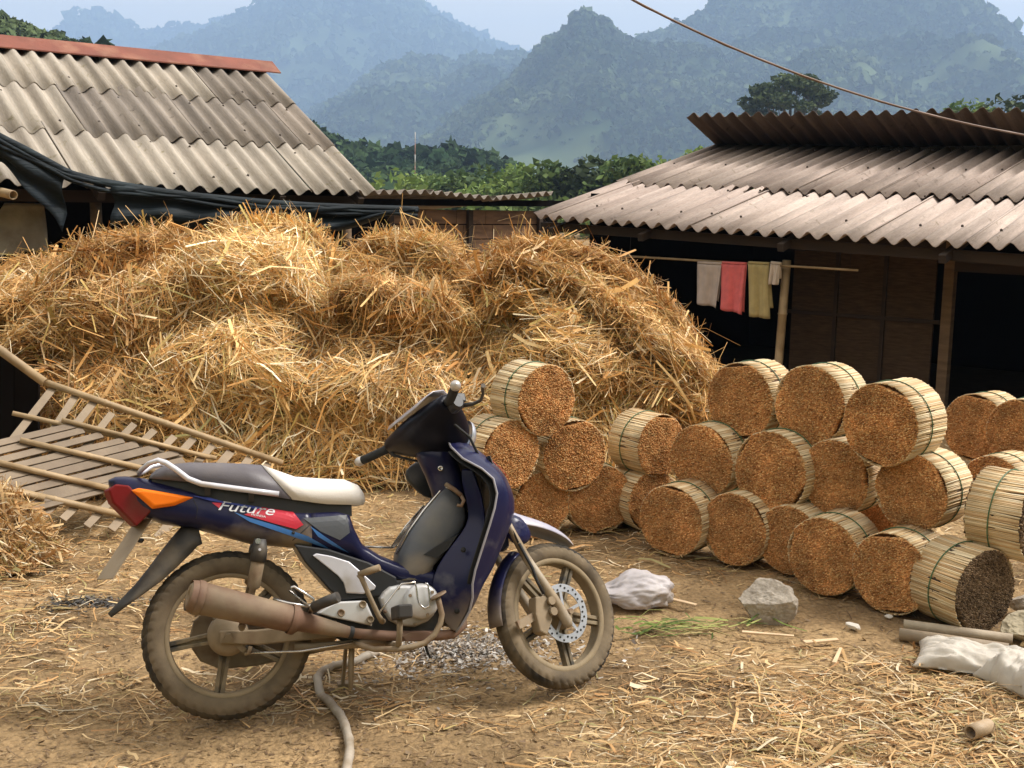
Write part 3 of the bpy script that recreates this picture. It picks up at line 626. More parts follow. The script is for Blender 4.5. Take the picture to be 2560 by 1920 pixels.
def heap_pt(x, t):
    """t 0 (front foot) .. 1 (ridge) .. 1.45 (back)"""
    zr = ridge_z(x); yb = base_y(x); tt = np.clip(t, 0, 1)
    y = yb+(YR-yb)*np.where(t <= 1, tt**1.05, 1)+np.where(t > 1, (t-1)*2.4, 0)
    prof = np.where(t <= 1, (1-(1-tt)**2.1)**.72, np.clip(1-((t-1)/.5)**2, 0, 1))
    z = zr*prof
    p = np.stack([x, y, z], -1)
    n1 = fbm(np.stack([x*.9+3, t*2.2, z*.8], -1), 3); n2 = fbm(np.stack([x*2.6, t*5.5+7, z*2.2], -1), 3)
    led = np.sin((t*3.1+.55*np.sin(x*1.3+.6)+n1*.7)*2*math.pi)       # slumped shelves that overhang
    amt = np.clip(tt*4, 0, 1)*np.clip((1-tt)*5, .12, 1)
    p[..., 1] -= amt*(.44*n1+.11*n2+.19*led+.05)
    p[..., 2] += amt*(.07*n2+.05*led)
    return p
tg = np.linspace(0, 1.45, NVv); HX, HT = np.meshgrid(hx, tg); HP = heap_pt(HX, HT)
HP[..., 2] = np.maximum(HP[..., 2], -.02)
ny, nx = HX.shape; ii = np.arange(ny*nx).reshape(ny, nx); Q = np.stack([ii[:-1, :-1], ii[:-1, 1:], ii[1:, 1:], ii[1:, :-1]], -1).reshape(-1, 4)
heap = props(link('straw_heap', big_mesh('straw_heap', HP.reshape(-1, 3), Q, smooth=True), m_straw_in), 'huge golden heap of bamboo shavings and straw behind the motorcycle', 'straw heap')
def heap_strands(n, seed, L, Wd, lift, jit, tr=(0, 1.12), bend=.06, grey=0., bright=1., droop=.5):
    r = np.random.default_rng(seed); x = r.uniform(hx[0]+.5, 1.60, n); t = r.uniform(tr[0], tr[1], n)
    e = .03; p = heap_pt(x, t); px = heap_pt(x+e, t)-p; pt = heap_pt(x, t+e)-p
    nn = np.cross(px, pt); nn /= np.maximum(np.linalg.norm(nn, axis=1), 1e-6)[:, None]; nn[nn[:, 1] > .3] *= 1
    fl = np.sign((nn*np.array([0, -1, .6])).sum(1)); nn *= fl[:, None]
    ex = px/np.linalg.norm(px, axis=1)[:, None]; et = pt/np.linalg.norm(pt, axis=1)[:, None]
    th = math.pi*1.15*fbm(np.stack([x*1.5, t*4.0, x*0+seed*.0], -1), 3)+math.pi*.9*fbm(np.stack([x*4.5, t*11, x*0+8], -1), 2)+r.normal(0, .55, n)
    d = ex*np.cos(th)[:, None]+et*np.sin(th)[:, None]+nn*r.normal(.0, jit, n)[:, None]
    keep = p[:, 2] > .01; P = p+nn*(lift*r.normal(.15, .6, n))[:, None]
    c = straw_cols(n, r, grey=grey)*bright
    cl = fbm(np.stack([x*1.1+5, t*2.5, x*0+2], -1), 3)[:, None]*1.2
    c = c*(1+np.clip(cl, -.5, .5)*np.array([[.5, .7, .95]]))
    Ls = r.uniform(*L, n)*np.exp(r.normal(0, .25, n)); Ws = Wd*np.exp(r.normal(0, .5, n))
    k = np.nonzero(keep)[0]
    nv = nn[k]+r.normal(0, .5, (len(k), 3))
    return strands(P[k], d[k], nv, Ls[k], Ws[k], c[k], bend, seed+1)
parts = [heap_strands(84000, 21, (.10, .32), .0033, .035, .22, bend=.09), heap_strands(34000, 22, (.16, .46), .0052, .055, .32, bend=.08), heap_strands(3600, 23, (.16, .45), .0115, .07, .5, bend=.05, bright=1.18), heap_strands(7000, 27, (.10, .28), .0036, .06, .8, tr=(.74, 1.15))]
def join(parts):
    V = []; Qs = []; C = []; b = 0
    for v, q, c in parts: V.append(v); Qs.append(q+b); C.append(c); b += len(v)
    return np.concatenate(V), np.concatenate(Qs), np.concatenate(C)
V, Qs, C = join(parts)
props(link('straw', big_mesh('straw', V, Qs, C), m_straw, heap), kind='stuff')
# ---------------------------------------------------------------- litter on the yard
def litter_density(x, y, r):
    n = fbm(np.stack([x*.8+4, y*.8, x*0], -1), 3); n2 = fbm(np.stack([x*2.7, y*2.7, x*0+3], -1), 2)
    d = .42+.95*n+.4*n2
    d += .55*np.clip((x-.1)/1.2, 0, 1)*np.clip((5.1-y)/1., 0, 1)       # thick on the right foreground
    d += .5*np.clip((y-6.3)/.8, 0, 1)                                   # apron of the heap
    d += .35*np.clip((-1.0-x)/.6, 0, 1)*np.clip((y-4.6)/.5, 0, 1)
    d -= .75*np.exp(-((x-1.75)**2/.7+(y-5.05)**2/.10))*1.0              # bare strip in front of the bales
    d -= .60*np.clip((-.1-x)/.5, 0, 1)*np.clip((4.2-y)/.6, 0, 1)
    return d > r.uniform(.05, .95, len(x))
def litter(n, seed, L, Wd, tilt, z, pal=None, area=None, thin=True, bend=.07, flatc=.35):
    r = np.random.default_rng(seed)
    # even in the picture rather than on the ground: more pieces near the camera
    y = 1/r.uniform(1/9.2, 1/2.45, n); x = r.uniform(-.56, .56, n)*y
    if area is not None:
        cx, cy, rx_, ry_ = area; a = r.uniform(0, 2*math.pi, n); q = np.abs(r.normal(0, .42, n))*(.85+.25*np.sin(a*3+1)); x = cx+rx_*q*np.cos(a); y = cy+ry_*q*np.sin(a)
    if thin: k = litter_density(x, y, r); x, y = x[k], y[k]
    m = len(x); th = r.uniform(0, 2*math.pi, m)*1.0; th = np.where(r.random(m) < flatc, r.normal(0, .35, m), th)
    d = np.stack([np.cos(th), np.sin(th), r.normal(0, tilt, m)], -1); Ls = r.uniform(*L, m)*np.exp(r.normal(0, .3, m)); Ws = Wd*np.exp(r.normal(0, .45, m))
    zz = ground_h(x, y)+z*r.uniform(.1, 1, m)+np.abs(d[:, 2])*Ls*.5
    c = straw_cols(m, r, grey=.15)*.86 if pal is None else np.array(pal)[r.integers(0, len(pal), m)]*r.uniform(.7, 1.25, (m, 1))
    nv = np.stack([r.normal(0, .35, m), r.normal(0, .35, m), np.ones(m)], -1)
    return strands(np.stack([x, y, zz], -1), d, nv, Ls, Ws, c, bend, seed+1)
ashc = [(.48, .45, .41), (.34, .30, .26), (.64, .61, .57), (.14, .11, .09), (.30, .22, .15), (.40, .29, .17)]
a0 = on_z(1090, 1640)
parts = [litter(60000, 41, (.025, .10), .0036, .08, .010), litter(15000, 42, (.05, .18), .0048, .10, .016), litter(1300, 43, (.05, .14), .0068, .10, .02), litter(26000, 44, (.008, .035), .0045, .2, .006, pal=[(.24, .16, .085), (.34, .24, .13), (.16, .10, .055)], thin=False),
         litter(5200, 45, (.006, .024), .0065, .35, .012, pal=ashc, area=(a0[0]+.08, a0[1]+.10, .80, .55), thin=False), litter(700, 46, (.01, .03), .006, .2, .006, pal=[(.05, .045, .04), (.12, .11, .10)], area=(-1.95, 5.15, .45, .16), thin=False)]
V, Qs, C = join(parts)
props(link('straw_litter', big_mesh('straw_litter', V, Qs, C), m_straw), 'straw and shavings strewn over the trampled yard', 'straw litter', kind='stuff')
# apron of looser straw at the heap foot and a tuft at the left edge
def tuft(name, cx, cy, rx_, ry_, H, n, seed, label, L=(.08, .22), Wd=.006):
    r = np.random.default_rng(seed); a = r.uniform(0, 2*math.pi, n); q = np.sqrt(r.uniform(0, 1, n)); x = cx+rx_*q*np.cos(a); y = cy+ry_*q*np.sin(a)
    z = H*(1-q**2)*r.uniform(.35, 1.02, n); th = r.normal(.4, .9, n)+fbm(np.stack([x*4, y*4, z*3], -1), 2)*2
    d = np.stack([np.cos(th)*.8, np.sin(th)*.5, r.normal(-.3, .55, n)], -1); Ls = r.uniform(*L, n)
    v, qq, c = strands(np.stack([x, y, z+.01], -1), d, r.normal(size=(n, 3))+np.array([0, -.6, .6]), Ls, Wd*np.exp(r.normal(0, .45, n)), straw_cols(n, r, grey=.15)*.9, .08, seed)
    v[:, 2] = np.maximum(v[:, 2], .003); t = props(link(name, big_mesh(name, v, qq, c), m_straw), label, 'straw', kind=None)
    nn_ = 14; A = np.linspace(0, 2*math.pi, nn_, endpoint=False); mb = MB(); rings = []
    for k in (1., .85, .6, .3, .05): rings.append([(cx+rx_*.85*k*math.cos(u), cy+ry_*.85*k*math.sin(u), H*.8*(1-k*k)) for u in A])
    mb.loft(rings, True, True, False); mb.build('core', m_straw_in, t); return t
e = on_z(5, 1440); tuft('straw_tuft', e[0]-.18, e[1]+.25, .36, .30, .40, 3800, 61, 'tuft of brown straw slumped at the left edge below the bamboo racks')
# ---------------------------------------------------------------- slatted bamboo racks leaning on the heap
p1, p2, p3 = at_y(100, 1300, 5.98), at_y(340, 1345, 6.18), at_y(112, 956, 6.75)
pn = unit(np.cross(p2-p1, p3-p1)); pn = pn if pn[2] > 0 else -pn
m_slat = mat('weathered_slat', (.28, .215, .148), .85, var=.25, scale=5, base2=(.27, .205, .14), mask=(.45, .65), mscale=6, bump=.4, bscale=35, bdist=.005)
m_slat2 = mat('weathered_slat_grey', (.20, .152, .108), .85, var=.3, scale=5, base2=(.22, .17, .12), mask=(.45, .65), mscale=6, bump=.4, bscale=35, bdist=.005)
zz = lambda X, Y: (X/2.5925, 860+Y/2.5925)
def on_rack(X, Y, off=0.): 
    a, b = zz(X, Y); return on_plane(a, b, p1+pn*off, pn)
def rack(name, label, slats, rails, off, ms, sw, rr):
    c = on_rack(*slats[len(slats)//2][0], off); t = empty(name, tuple(c), label, 'rack', 'bamboo racks below the heap')
    for a, b in slats:
        MB().beam(on_rack(*a, off)-c, on_rack(*b, off)-c, sw*random.uniform(.85, 1.12), .012, up=tuple(pn)).build('slat', ms, t, bevel=.002)
    for a, b, r_ in rails:
        mb = MB(); bamboo_pole(mb, on_rack(*a, off+.006+r_)-c, on_rack(*b, off+.006+r_)-c, r_, .33, 8); mb.build('rail', m_bamboo, t)
    return t
rack('bamboo_rack', 'lower slatted bamboo rack whose pale slats end above the ground behind the tail light', [((345, 285), (20, 700)), ((500, 320), (120, 900)), ((615, 368), (60, 1070)), ((725, 450), (190, 1130)), ((870, 520), (280, 1115)), ((1000, 560), (405, 1138)), ((1130, 600), (560, 1183)), ((1255, 612), (720, 1205)), ((1380, 655), (875, 1238)), ((1495, 700), (1020, 1260)), ((1620, 740), (1180, 1280)), ((1740, 775), (1330, 1300))],
     [((-260, -150), (290, 250), .028), ((270, 240), (1830, 772), .020), ((80, 448), (1400, 740), .014), ((-150, 895), (830, 1118), .019)], .0, m_slat, .048, .02)
rack('bamboo_rack', 'upper slatted bamboo rack lying askew over another rack at the left', [((-200, 690), (480, 528)), ((-200, 745), (540, 560)), ((-180, 800), (660, 590)), ((-160, 852), (800, 625)), ((-140, 905), (890, 650)), ((-100, 955), (1020, 672)), ((-60, 1005), (1150, 705)), ((20, 1040), (1190, 755)), ((100, 1058), (870, 880)), ((180, 1075), (720, 935))],
     [((400, 490), (1360, 735), .013), ((130, 622), (1000, 822), .016), ((-150, 735), (700, 935), .017), ((-150, 900), (290, 1000), .016)], .03, m_slat2, .046, .02)
# added black boards for unlit depth, as a platform below the heap
pf = empty('blackout', tuple(at_y(-40, 1040, 7.0)*np.array([1, 1, 0])), 'dark gap made as an added board platform under the heap at the left edge', 'blackout'); c = np.array(pf.location)
m_void = mat('void_black', (.008, .006, .005), .95, var=.3, scale=5, spec=.05)
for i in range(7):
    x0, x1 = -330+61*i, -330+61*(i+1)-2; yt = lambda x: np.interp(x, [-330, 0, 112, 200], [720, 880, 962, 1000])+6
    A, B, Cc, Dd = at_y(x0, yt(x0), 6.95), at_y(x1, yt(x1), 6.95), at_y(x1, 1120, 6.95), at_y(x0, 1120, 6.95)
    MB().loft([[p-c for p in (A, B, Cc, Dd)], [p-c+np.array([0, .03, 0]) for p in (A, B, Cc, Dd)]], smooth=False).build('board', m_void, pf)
# ================================================================ bundles of split bamboo sticks
m_stick = mat('split_bamboo', (.62, .48, .29), .55, attr=True, var=.16, scale=14, stretch=(6, 6, .6), spec=.4)
m_face = mat('stick_ends', (.25, .12, .05), .9, attr=True, var=.30, scale=7, spec=.15, detail=6)
m_band = mat('green_plastic_band', (.045, .12, .05), .45, var=.2, scale=20)
def stick_face(rad, seed, z, sgn, grey):
    """the ragged ends of some thousand thin sticks: little caps of uneven height"""
    r = np.random.default_rng(seed); sp = .0056; n = int(rad/sp)+1
    gx_, gy_ = np.meshgrid(np.arange(-n, n+1)*sp, np.arange(-n, n+1)*sp*.866); gx_ = gx_+(np.arange(2*n+1) % 2)[:, None]*sp/2
    P = np.stack([gx_.ravel(), gy_.ravel()], -1)+r.normal(0, .0011, (gx_.size, 2)); P = P[np.hypot(P[:, 0], P[:, 1]) < rad-.003]
    m = len(P); h = r.normal(0, .0026, m)+.012*(1-(np.hypot(P[:, 0], P[:, 1])/rad)**2)+.006*fbm(np.stack([P[:, 0]*18, P[:, 1]*18, P[:, 0]*0+seed], -1), 3)
    h = np.where(r.random(m) < .06, h-.012, h); q = .0033*r.uniform(.75, 1.12, m); an = r.uniform(0, 1.57, m)
    V = []
    for k in range(4):
        c, s = np.cos(an+k*1.5708), np.sin(an+k*1.5708); V.append(np.stack([P[:, 0]+q*c, P[:, 1]+q*s, z+sgn*h], -1))
    for k in range(4):
        c, s = np.cos(an+k*1.5708), np.sin(an+k*1.5708); V.append(np.stack([P[:, 0]+q*c, P[:, 1]+q*s, z+sgn*(h-.03)], -1))
    V = np.stack(V, 1).reshape(-1, 3); i = (np.arange(m)*8)[:, None]
    fs = [[0, 1, 2, 3]]+[[k, 4+k, 4+(k+1) % 4, (k+1) % 4] for k in range(4)]
    if sgn < 0: fs = [f[::-1] for f in fs]
    Q = np.concatenate([i+np.array(f) for f in fs], 1).reshape(-1, 4)
    pal = np.array([(.64, .33, .13), (.57, .28, .108), (.71, .42, .18), (.53, .245, .092), (.80, .54, .26), (.38, .17, .066)])
    if grey: pal = np.array([(.20, .135, .08), (.15, .10, .06), (.27, .19, .12), (.10, .065, .04), (.32, .23, .15), (.06, .04, .026)])
    tn = fbm(np.stack([P[:, 0]*9, P[:, 1]*9, P[:, 0]*0+seed+.5], -1), 3)
    c = pal[r.choice(6, m, p=[.3, .22, .2, .12, .08, .08])]*r.uniform(.70, 1.18, (m, 1))*(1+.5*tn[:, None])
    return V, Q, np.repeat(c, 8, 0)
def bale_proto(seed, grey=False, Rr=.19, Lb=.245):
    r = np.random.default_rng(seed); V = []; Q = []; C = []; n = 176; b = 0
    pal = np.array([(.66, .50, .29), (.58, .40, .20), (.74, .60, .38), (.52, .33, .155), (.70, .57, .36), (.62, .44, .24)])
    for k in range(n):
        a = 2*math.pi*(k+r.normal(0, .10))/n; wd = 2*math.pi*Rr/n*r.uniform(.86, 1.12); rr = Rr+r.normal(0, .0010)
        z0, z1 = -Lb/2+r.normal(0, .0022), Lb/2+r.normal(0, .0022); tw = r.normal(0, .0022)
        cs, sn = math.cos(a), math.sin(a); t = np.array([-sn, cs, 0]); o = np.array([cs, sn, 0])
        for z, dz in ((z0, 0), (0, 0), (z1, tw)):
            wst = .0035 if z == 0 else 0.
            for sg, ro in ((-1, 0), (1, 0), (1, -.005), (-1, -.005)): V.append(o*(rr+ro-wst)+t*(sg*wd/2+dz)+np.array([0, 0, z]))
        for s in (0, 4):
            for i in range(4): Q.append([b+s+i, b+s+(i+1) % 4, b+s+4+(i+1) % 4, b+s+4+i])
        Q.append([b, b+3, b+2, b+1]); Q.append([b+8, b+9, b+10, b+11]); b += 12
        C += [pal[r.integers(0, 6)]*r.uniform(.8, 1.15)]*12
    side = big_mesh('stick_wrap', np.array(V), np.array(Q), np.array(C)); side.materials.append(m_stick)
    bmfix(side)
    f1 = stick_face(Rr-.001, seed, Lb/2+.007, 1, grey); f2 = stick_face(Rr-.0025, seed+50, -Lb/2-.007, -1, grey)
    v, q, c = join([f1, f2]); face = big_mesh('stick_ends', v, q, c); face.materials.append(m_face)
    core = MB().lathe([(.001, -Lb/2+.022), (Rr-.004, -Lb/2+.022), (Rr-.004, Lb/2-.022), (.001, Lb/2-.022)], (0, 0, 0), (0, 0, 1), 40, False).mesh('core')
    core.materials.append(mat('stick_core', (.09, .045, .02) if not grey else (.05, .034, .022), .95))
    bd = MB(); zt = r.uniform(-.03, .03)
    ring = [(math.cos(a)*(Rr+.001), math.sin(a)*(Rr+.001), zt+.010*math.sin(a+seed)) for a in np.linspace(0, 2*math.pi, 48, endpoint=False)]
    bd.tube(ring, .0028, 6, closed=True); band = bd.mesh('band'); band.materials.append(m_band)
    return side, face, core, band
protos = [bale_proto(200+i) for i in range(4)]+[bale_proto(250, True), bale_proto(251, True)]
BALES = [  # photo x, y of the face centre, height of that centre, axis azimuth (deg, clockwise from straight away), diameter, proto, label
    (1366, 1001, .81, -37, .39, 0, 'stick bundle crowning the small pyramid beside the handlebar'), (1277, 1138, .53, -36, .375, 1, 'stick bundle in the pyramid just behind the motorcycle front cowl'),
    (1437, 1140, .465, -28, .405, 2, 'stick bundle at the right of the middle tier of the small pyramid'), (1356, 1263, .19, -30, .385, 3, 'bottom left stick bundle of the small pyramid, above the front fender'),
    (1501, 1262, .165, -18, .395, 0, 'bottom right stick bundle of the small pyramid'), (1652, 1115, .50, -37, .365, 1, 'stick bundle with its pale side showing, left of the long stack and set back'),
    (1632, 1252, .18, -34, .36, 2, 'shaded stick bundle set back on the ground in the gap between the two stacks'),
    (1753, 1153, 0.48, 42, 0.405, 3, 'first stick bundle from the left in the middle tier of the long stack'), (1925, 1181, 0.5, 45, 0.43, 0, 'second stick bundle from the left in the middle tier of the long stack'),
    (2086, 1194, 0.515, 46, 0.39, 1, 'third stick bundle from the left in the middle tier of the long stack'), (2277, 1232, 0.53, 48, 0.375, 2, 'fourth stick bundle from the left in the middle tier, its pale side showing'),
    (1676, 1304, .19, 38, .385, 1, 'first stick bundle from the left in the bottom tier of the long stack'), (1834, 1324, .19, 40, .385, 2, 'second stick bundle from the left in the bottom tier of the long stack'),
    (1972, 1350, .185, 42, .36, 3, 'stick bundle half hidden behind its neighbour in the bottom tier of the long stack'), (2059, 1391, .19, 42, .385, 0, 'stick bundle pushed forward in the bottom tier, above the big rock'),
    (2224, 1435, .19, 46, .385, 1, 'last stick bundle in the bottom tier before the pale-sided near one'),
    (1849, 1003, 0.81, 46, 0.425, 2, 'leftmost stick bundle of the top tier'), (2023, 1014, 0.85, 46, 0.415, 3, 'middle stick bundle of the top tier'), (2200, 1061, 0.85, 50, 0.4, 0, 'rightmost stick bundle of the top tier with its pale side and green band showing'),
    (2434, 1070, .645, 52, .385, 1, 'stick bundle standing back on the right before the dark doorway'), (2548, 1086, .66, 52, .385, 2, 'stick bundle cut off by the right edge, high up before the doorway'),
    (2175, 1305, .19, 52, .36, 3, 'stick bundle barely showing behind the bottom tier'), (2480, 1225, .42, 50, .36, 0, 'stick bundle behind the near right-hand ones, only its pale top showing'),
    (2598, 1299, .50, -42, .40, 4, 'upper of the two near dark-ended stick bundles at the right edge'), (2462, 1478, .19, -30, .385, 5, 'lower of the two near dark-ended stick bundles at the right, on the ground')]
for i, (px, py, z, az, dia, pi, lb) in enumerate(BALES):
    fc = on_z(px, py, z); L = .245; s = dia/.38
    ax = np.array([math.sin(R_(az)), math.cos(R_(az)), 0]); c = fc+ax*L/2
    c[2] = max(c[2], dia/2*.985)
    t = empty('stick_bundle', tuple(c), lb, 'stick bundle', 'bundles of bamboo sticks')
    ez = -ax; ex = unit(np.cross([0, 0, 1.], ez)); ey = np.cross(ez, ex); sp_ = random.uniform(0, 6.28); cx_, sx2 = math.cos(sp_), math.sin(sp_)
    e1, e2 = ex*cx_+ey*sx2, -ex*sx2+ey*cx_
    tl = random.gauss(0, .02); M4 = frame_mat((0, 0, 0), e1*s, e2*s, unit(ez+np.array([0, 0, tl])))
    t.matrix_world = Matrix.Translation(Vector(c))@M4
    for nm, me in zip(('stick_wrap', 'stick_ends', 'core', 'band'), protos[pi]): link(nm, me, None, t)
# ================================================================ motorcycle (x forward, y to its left, z up; leaning to its left on the side stand)
WB = 1.235; BX, BY, BTH, BLEAN, BST = -.9834, 3.9048, .2593, .28, .43; RAKE = R_(26.5)
def rx3(a): c, s = math.cos(a), math.sin(a); return np.array([[1, 0, 0], [0, c, -s], [0, s, c]])
def rz3(a): c, s = math.cos(a), math.sin(a); return np.array([[c, -s, 0], [s, c, 0], [0, 0, 1]])
BM = rz3(BTH)@rx3(-BLEAN); BT = np.array([BX, BY, .004])
_sa = np.array([-math.sin(RAKE), 0, math.cos(RAKE)]); _K = np.array([[0, -_sa[2], _sa[1]], [_sa[2], 0, -_sa[0]], [-_sa[1], _sa[0], 0]])
RST = np.eye(3)+math.sin(BST)*_K+(1-math.cos(BST))*_K@_K; PIV = np.array([WB-.03, 0, .276])
ST = lambda V: (np.asarray(V)-PIV)@RST.T+PIV
_br = rx3(R_(-6.5)); HC = np.array([.72, 0, 1.0])
HB = lambda V: ST((np.asarray(V)-HC)@_br.T+HC)
ZI = {'z1': (240, 1100, 2.241), 'z2': (800, 900, 1.929), 'z5': (700, 1380, 4.424)}
def LC(z, X, Y, y=0.):
    a, b, s = ZI[z]; d = ray(a+X/s, b+Y/s); o = (CAM-BT)@BM; v = d@BM; t = (y-o[1])/v[1]; p = o+v*t; return (p[0], p[2])
bike = empty('motorcycle', (0, 0, 0), 'muddy dark blue step-through motorcycle parked on its stand, handlebar turned away', 'motorcycle')
bike.matrix_world = Matrix(((*BM[0], BT[0]), (*BM[1], BT[1]), (*BM[2], BT[2]), (0, 0, 0, 1)))
DUST = (.30, .235, .155)
m_blue = mat('navy_paint', (.0105, .0115, .050), .32, var=.12, scale=3, coat=.1, spec=.25, base2=(.085, .082, .11), mask=(.58, .74), mscale=11, zdirt=(DUST, .16, .40, .28), bump=.05, bscale=80)
m_bluetail = mat('navy_paint_tail', (.0075, .0085, .040), .3, var=.12, scale=3, coat=.1, spec=.25, base2=(.05, .048, .08), mask=(.60, .82), mscale=7, zdirt=(DUST, .58, .69, .16))
m_ltblue = mat('light_blue_decal', (.045, .16, .42), .35, var=.1); m_red = mat('red_decal', (.52, .022, .045), .35, var=.1); m_let = mat('silver_letters', (.66, .66, .68), .4, metal=.2, var=.05); m_midblue = mat('mid_blue_decal', (.06, .085, .32), .35, var=.1)
m_blk = mat('black_plastic', (.016, .016, .018), .42, var=.2, scale=5, base2=(.06, .052, .042), mask=(.55, .8), mscale=5)
m_blkd = mat('dusty_black', (.035, .032, .03), .6, var=.25, scale=6, base2=(.14, .112, .08), mask=(.5, .72), mscale=7)
m_greyp = mat('grey_plastic', (.085, .092, .105), .45, var=.15, scale=4, base2=(.16, .15, .13), mask=(.5, .75), mscale=5, zdirt=(DUST, .42, .56, .15))
m_silver = mat('silver_paint', (.60, .60, .60), .38, metal=.35, var=.1, scale=8, base2=(.34, .29, .23), mask=(.5, .75), mscale=7, zdirt=(DUST, .27, .36, .12))
m_silverp = mat('silver_panel', (.64, .63, .68), .32, metal=.3, var=.07, scale=6, base2=(.40, .35, .30), mask=(.55, .8), mscale=8)
m_tyre = mat('muddy_tyre', (.105, .078, .046), .92, var=.4, scale=9, base2=(.026, .021, .016), mask=(.42, .60), mscale=6, bump=.4, bscale=60, bdist=.004)
m_side = mat('dusty_sidewall', (.165, .125, .078), .92, var=.32, scale=8, base2=(.085, .063, .04), mask=(.46, .66), mscale=7, bump=.3, bscale=60, bdist=.004)
m_rim = mat('muddy_rim', (.28, .215, .13), .85, var=.3, scale=8, base2=(.17, .13, .08), mask=(.45, .65), mscale=8, bump=.3, bscale=50, bdist=.004)
m_spk = mat('muddy_spoke', (.20, .155, .095), .8, var=.3, scale=8, base2=(.04, .036, .03), mask=(.46, .60), mscale=9)
m_exh = mat('rusty_exhaust', (.155, .085, .053), .75, metal=.05, var=.3, scale=6, base2=(.22, .16, .102), mask=(.42, .6), mscale=5, bump=.25, bscale=60, bdist=.003)
m_mudm = mat('muddy_metal', (.27, .205, .13), .75, metal=.1, var=.3, scale=9, base2=(.14, .085, .05), mask=(.5, .66), mscale=9)
m_chr = mat('chrome', (.62, .60, .58), .22, metal=.9, var=.15, scale=10, base2=(.35, .28, .2), mask=(.55, .75), mscale=9)
m_cream = mat('cream_vinyl', (.72, .68, .63), .5, var=.08, scale=6, base2=(.52, .45, .37), mask=(.55, .8), mscale=5, bump=.35, bscale=170, bdist=.002)
m_gvinyl = mat('grey_vinyl', (.098, .088, .098), .5, var=.1, scale=6, base2=(.16, .14, .13), mask=(.5, .75), mscale=5, bump=.35, bscale=170, bdist=.002)
m_redl = mat('red_lens', (.15, .005, .005), .45, spec=.25, var=.15, scale=6, base2=(.13, .03, .02), mask=(.5, .75), mscale=7); m_orl = mat('orange_lens', (.88, .19, .004), .4, spec=.3, var=.08, scale=6)
m_disc = mat('disc_steel', (.62, .63, .68), .3, metal=.7, var=.1, scale=12); m_rub = mat('black_rubber', (.018, .018, .018), .75, var=.2)
def sym(f, name, m, parent=bike, xf=None, **k):
    for s in (-1, 1): mb = MB(); f(mb, s); mb.build(name, m, parent, xf=xf, **k)
# ---- wheels
def wheel(name, cx, cz, R, rt, rim0, rim1, xf, disc, knob):
    hub = MB(); c = (cx, 0, cz)
    hub.lathe([(rim0, -.020), (rim0, -.027), (rim1, -.029), (rim1+.002, -.020), (rim1-.012, 0), (rim1+.002, .020), (rim1, .029), (rim0, .027), (rim0, .020), (rim0+.006, 0), (rim0, -.020)], c, (0, 1, 0), 72)
    w = hub.build(name, m_rim, bike, xf=xf)
    mb = MB(); mb.lathe([(.001, -.052), (.03, -.052), (.034, -.035), (.058, -.03), (.062, .0), (.058, .03), (.034, .035), (.03, .052), (.001, .052)], c, (0, 1, 0), 28); mb.build('hub', m_rim, w, xf=xf)
    for k in range(5):
        a = math.radians(knob+72*k); d = np.array([math.cos(a), 0, math.sin(a)]); t = np.array([-math.sin(a), 0, math.cos(a)]); mb = MB()
        for sd in (-1, 1):
            s0, s1 = np.array(c)+d*.045+t*sd*.014, np.array(c)+d*(rim0+.004)+t*sd*.010
            mb.loft([[p+t*wd*q0+np.array([0, th*q1, 0]) for q0, q1 in ((-1, -1), (1, -1), (1, 1), (-1, 1))] for p, wd, th in ((s0, .0075, .020), (s0*.5+s1*.5, .006, .015), (s1, .008, .016))], smooth=False)
        mb.beam(np.array(c)+d*.05, np.array(c)+d*(rim0), .016, .012, up=(0, 1, 0)); mb.build('spoke', m_spk, w, xf=xf, bevel=.002)
    # tyre with a cut tread
    nu, nv = 300, 26; U = np.linspace(0, 2*math.pi, nu, endpoint=False); Vv = np.linspace(-2.42, 2.42, nv); uu, vv = np.meshgrid(U, Vv, indexing='ij')
    ph = (uu*46/(2*math.pi)+np.abs(vv)*.85*np.sign(vv)*0+np.abs(vv)*.9) % 1; gr = (ph < .26) & (np.abs(vv) > .28) & (np.abs(vv) < 1.28)
    gr2 = np.abs(np.abs(vv)-.16) < .07; rr = rt-np.where(gr | gr2, .0042, 0.); rad = R-rt+rr*np.cos(vv)*1.0; yy = rr*np.sin(vv)*1.0
    X = np.stack([cx+rad*np.cos(uu), yy, cz+rad*np.sin(uu)], -1).reshape(-1, 3); ii = np.arange(nu*nv).reshape(nu, nv); i2 = np.roll(ii, -1, 0)
    Q = np.stack([ii[:, :-1], i2[:, :-1], i2[:, 1:], ii[:, 1:]], -1).reshape(-1, 4); me = big_mesh('tyre', xf(X) if xf else X, Q, smooth=True); bmfix(me); link('tyre', me, [m_tyre, m_side], w); vc = np.zeros(len(me.polygons), np.int32); vq = np.abs((Vv[:-1]+Vv[1:])/2); vc[:] = np.tile((vq > 1.12).astype(np.int32), nu); me.polygons.foreach_set('material_index', vc)
    return w
wr = wheel('rear_wheel', 0, .300, .300, .046, .203, .226, None, False, 188)
wf = wheel('front_wheel', WB, .282, .282, .039, .197, .221, ST, True, 62)
mb = MB(); mb.lathe([(.001, -.075), (.045, -.075), (.058, -.066), (.072, -.050), (.074, .04), (.001, .04)], (0, 0, .3), (0, 1, 0), 32)
mb.beam((.0, -.07, .3), (.055, -.072, .245), .02, .014, up=(0, 1, 0)); mb.build('brake_drum', m_mudm, wr)
dc = np.array([WB, -.052, .282]); mb = MB(); mb.lathe([(.082, -.002), (.112, -.002), (.112, .002), (.082, .002), (.082, -.002)], dc, (0, 1, 0), 56, False)
for k in range(5):
    a = math.radians(20+72*k); mb.beam(dc+np.array([math.cos(a)*.03, 0, math.sin(a)*.03]), dc+np.array([math.cos(a)*.086, 0, math.sin(a)*.086]), .012, .003, up=(0, 1, 0))
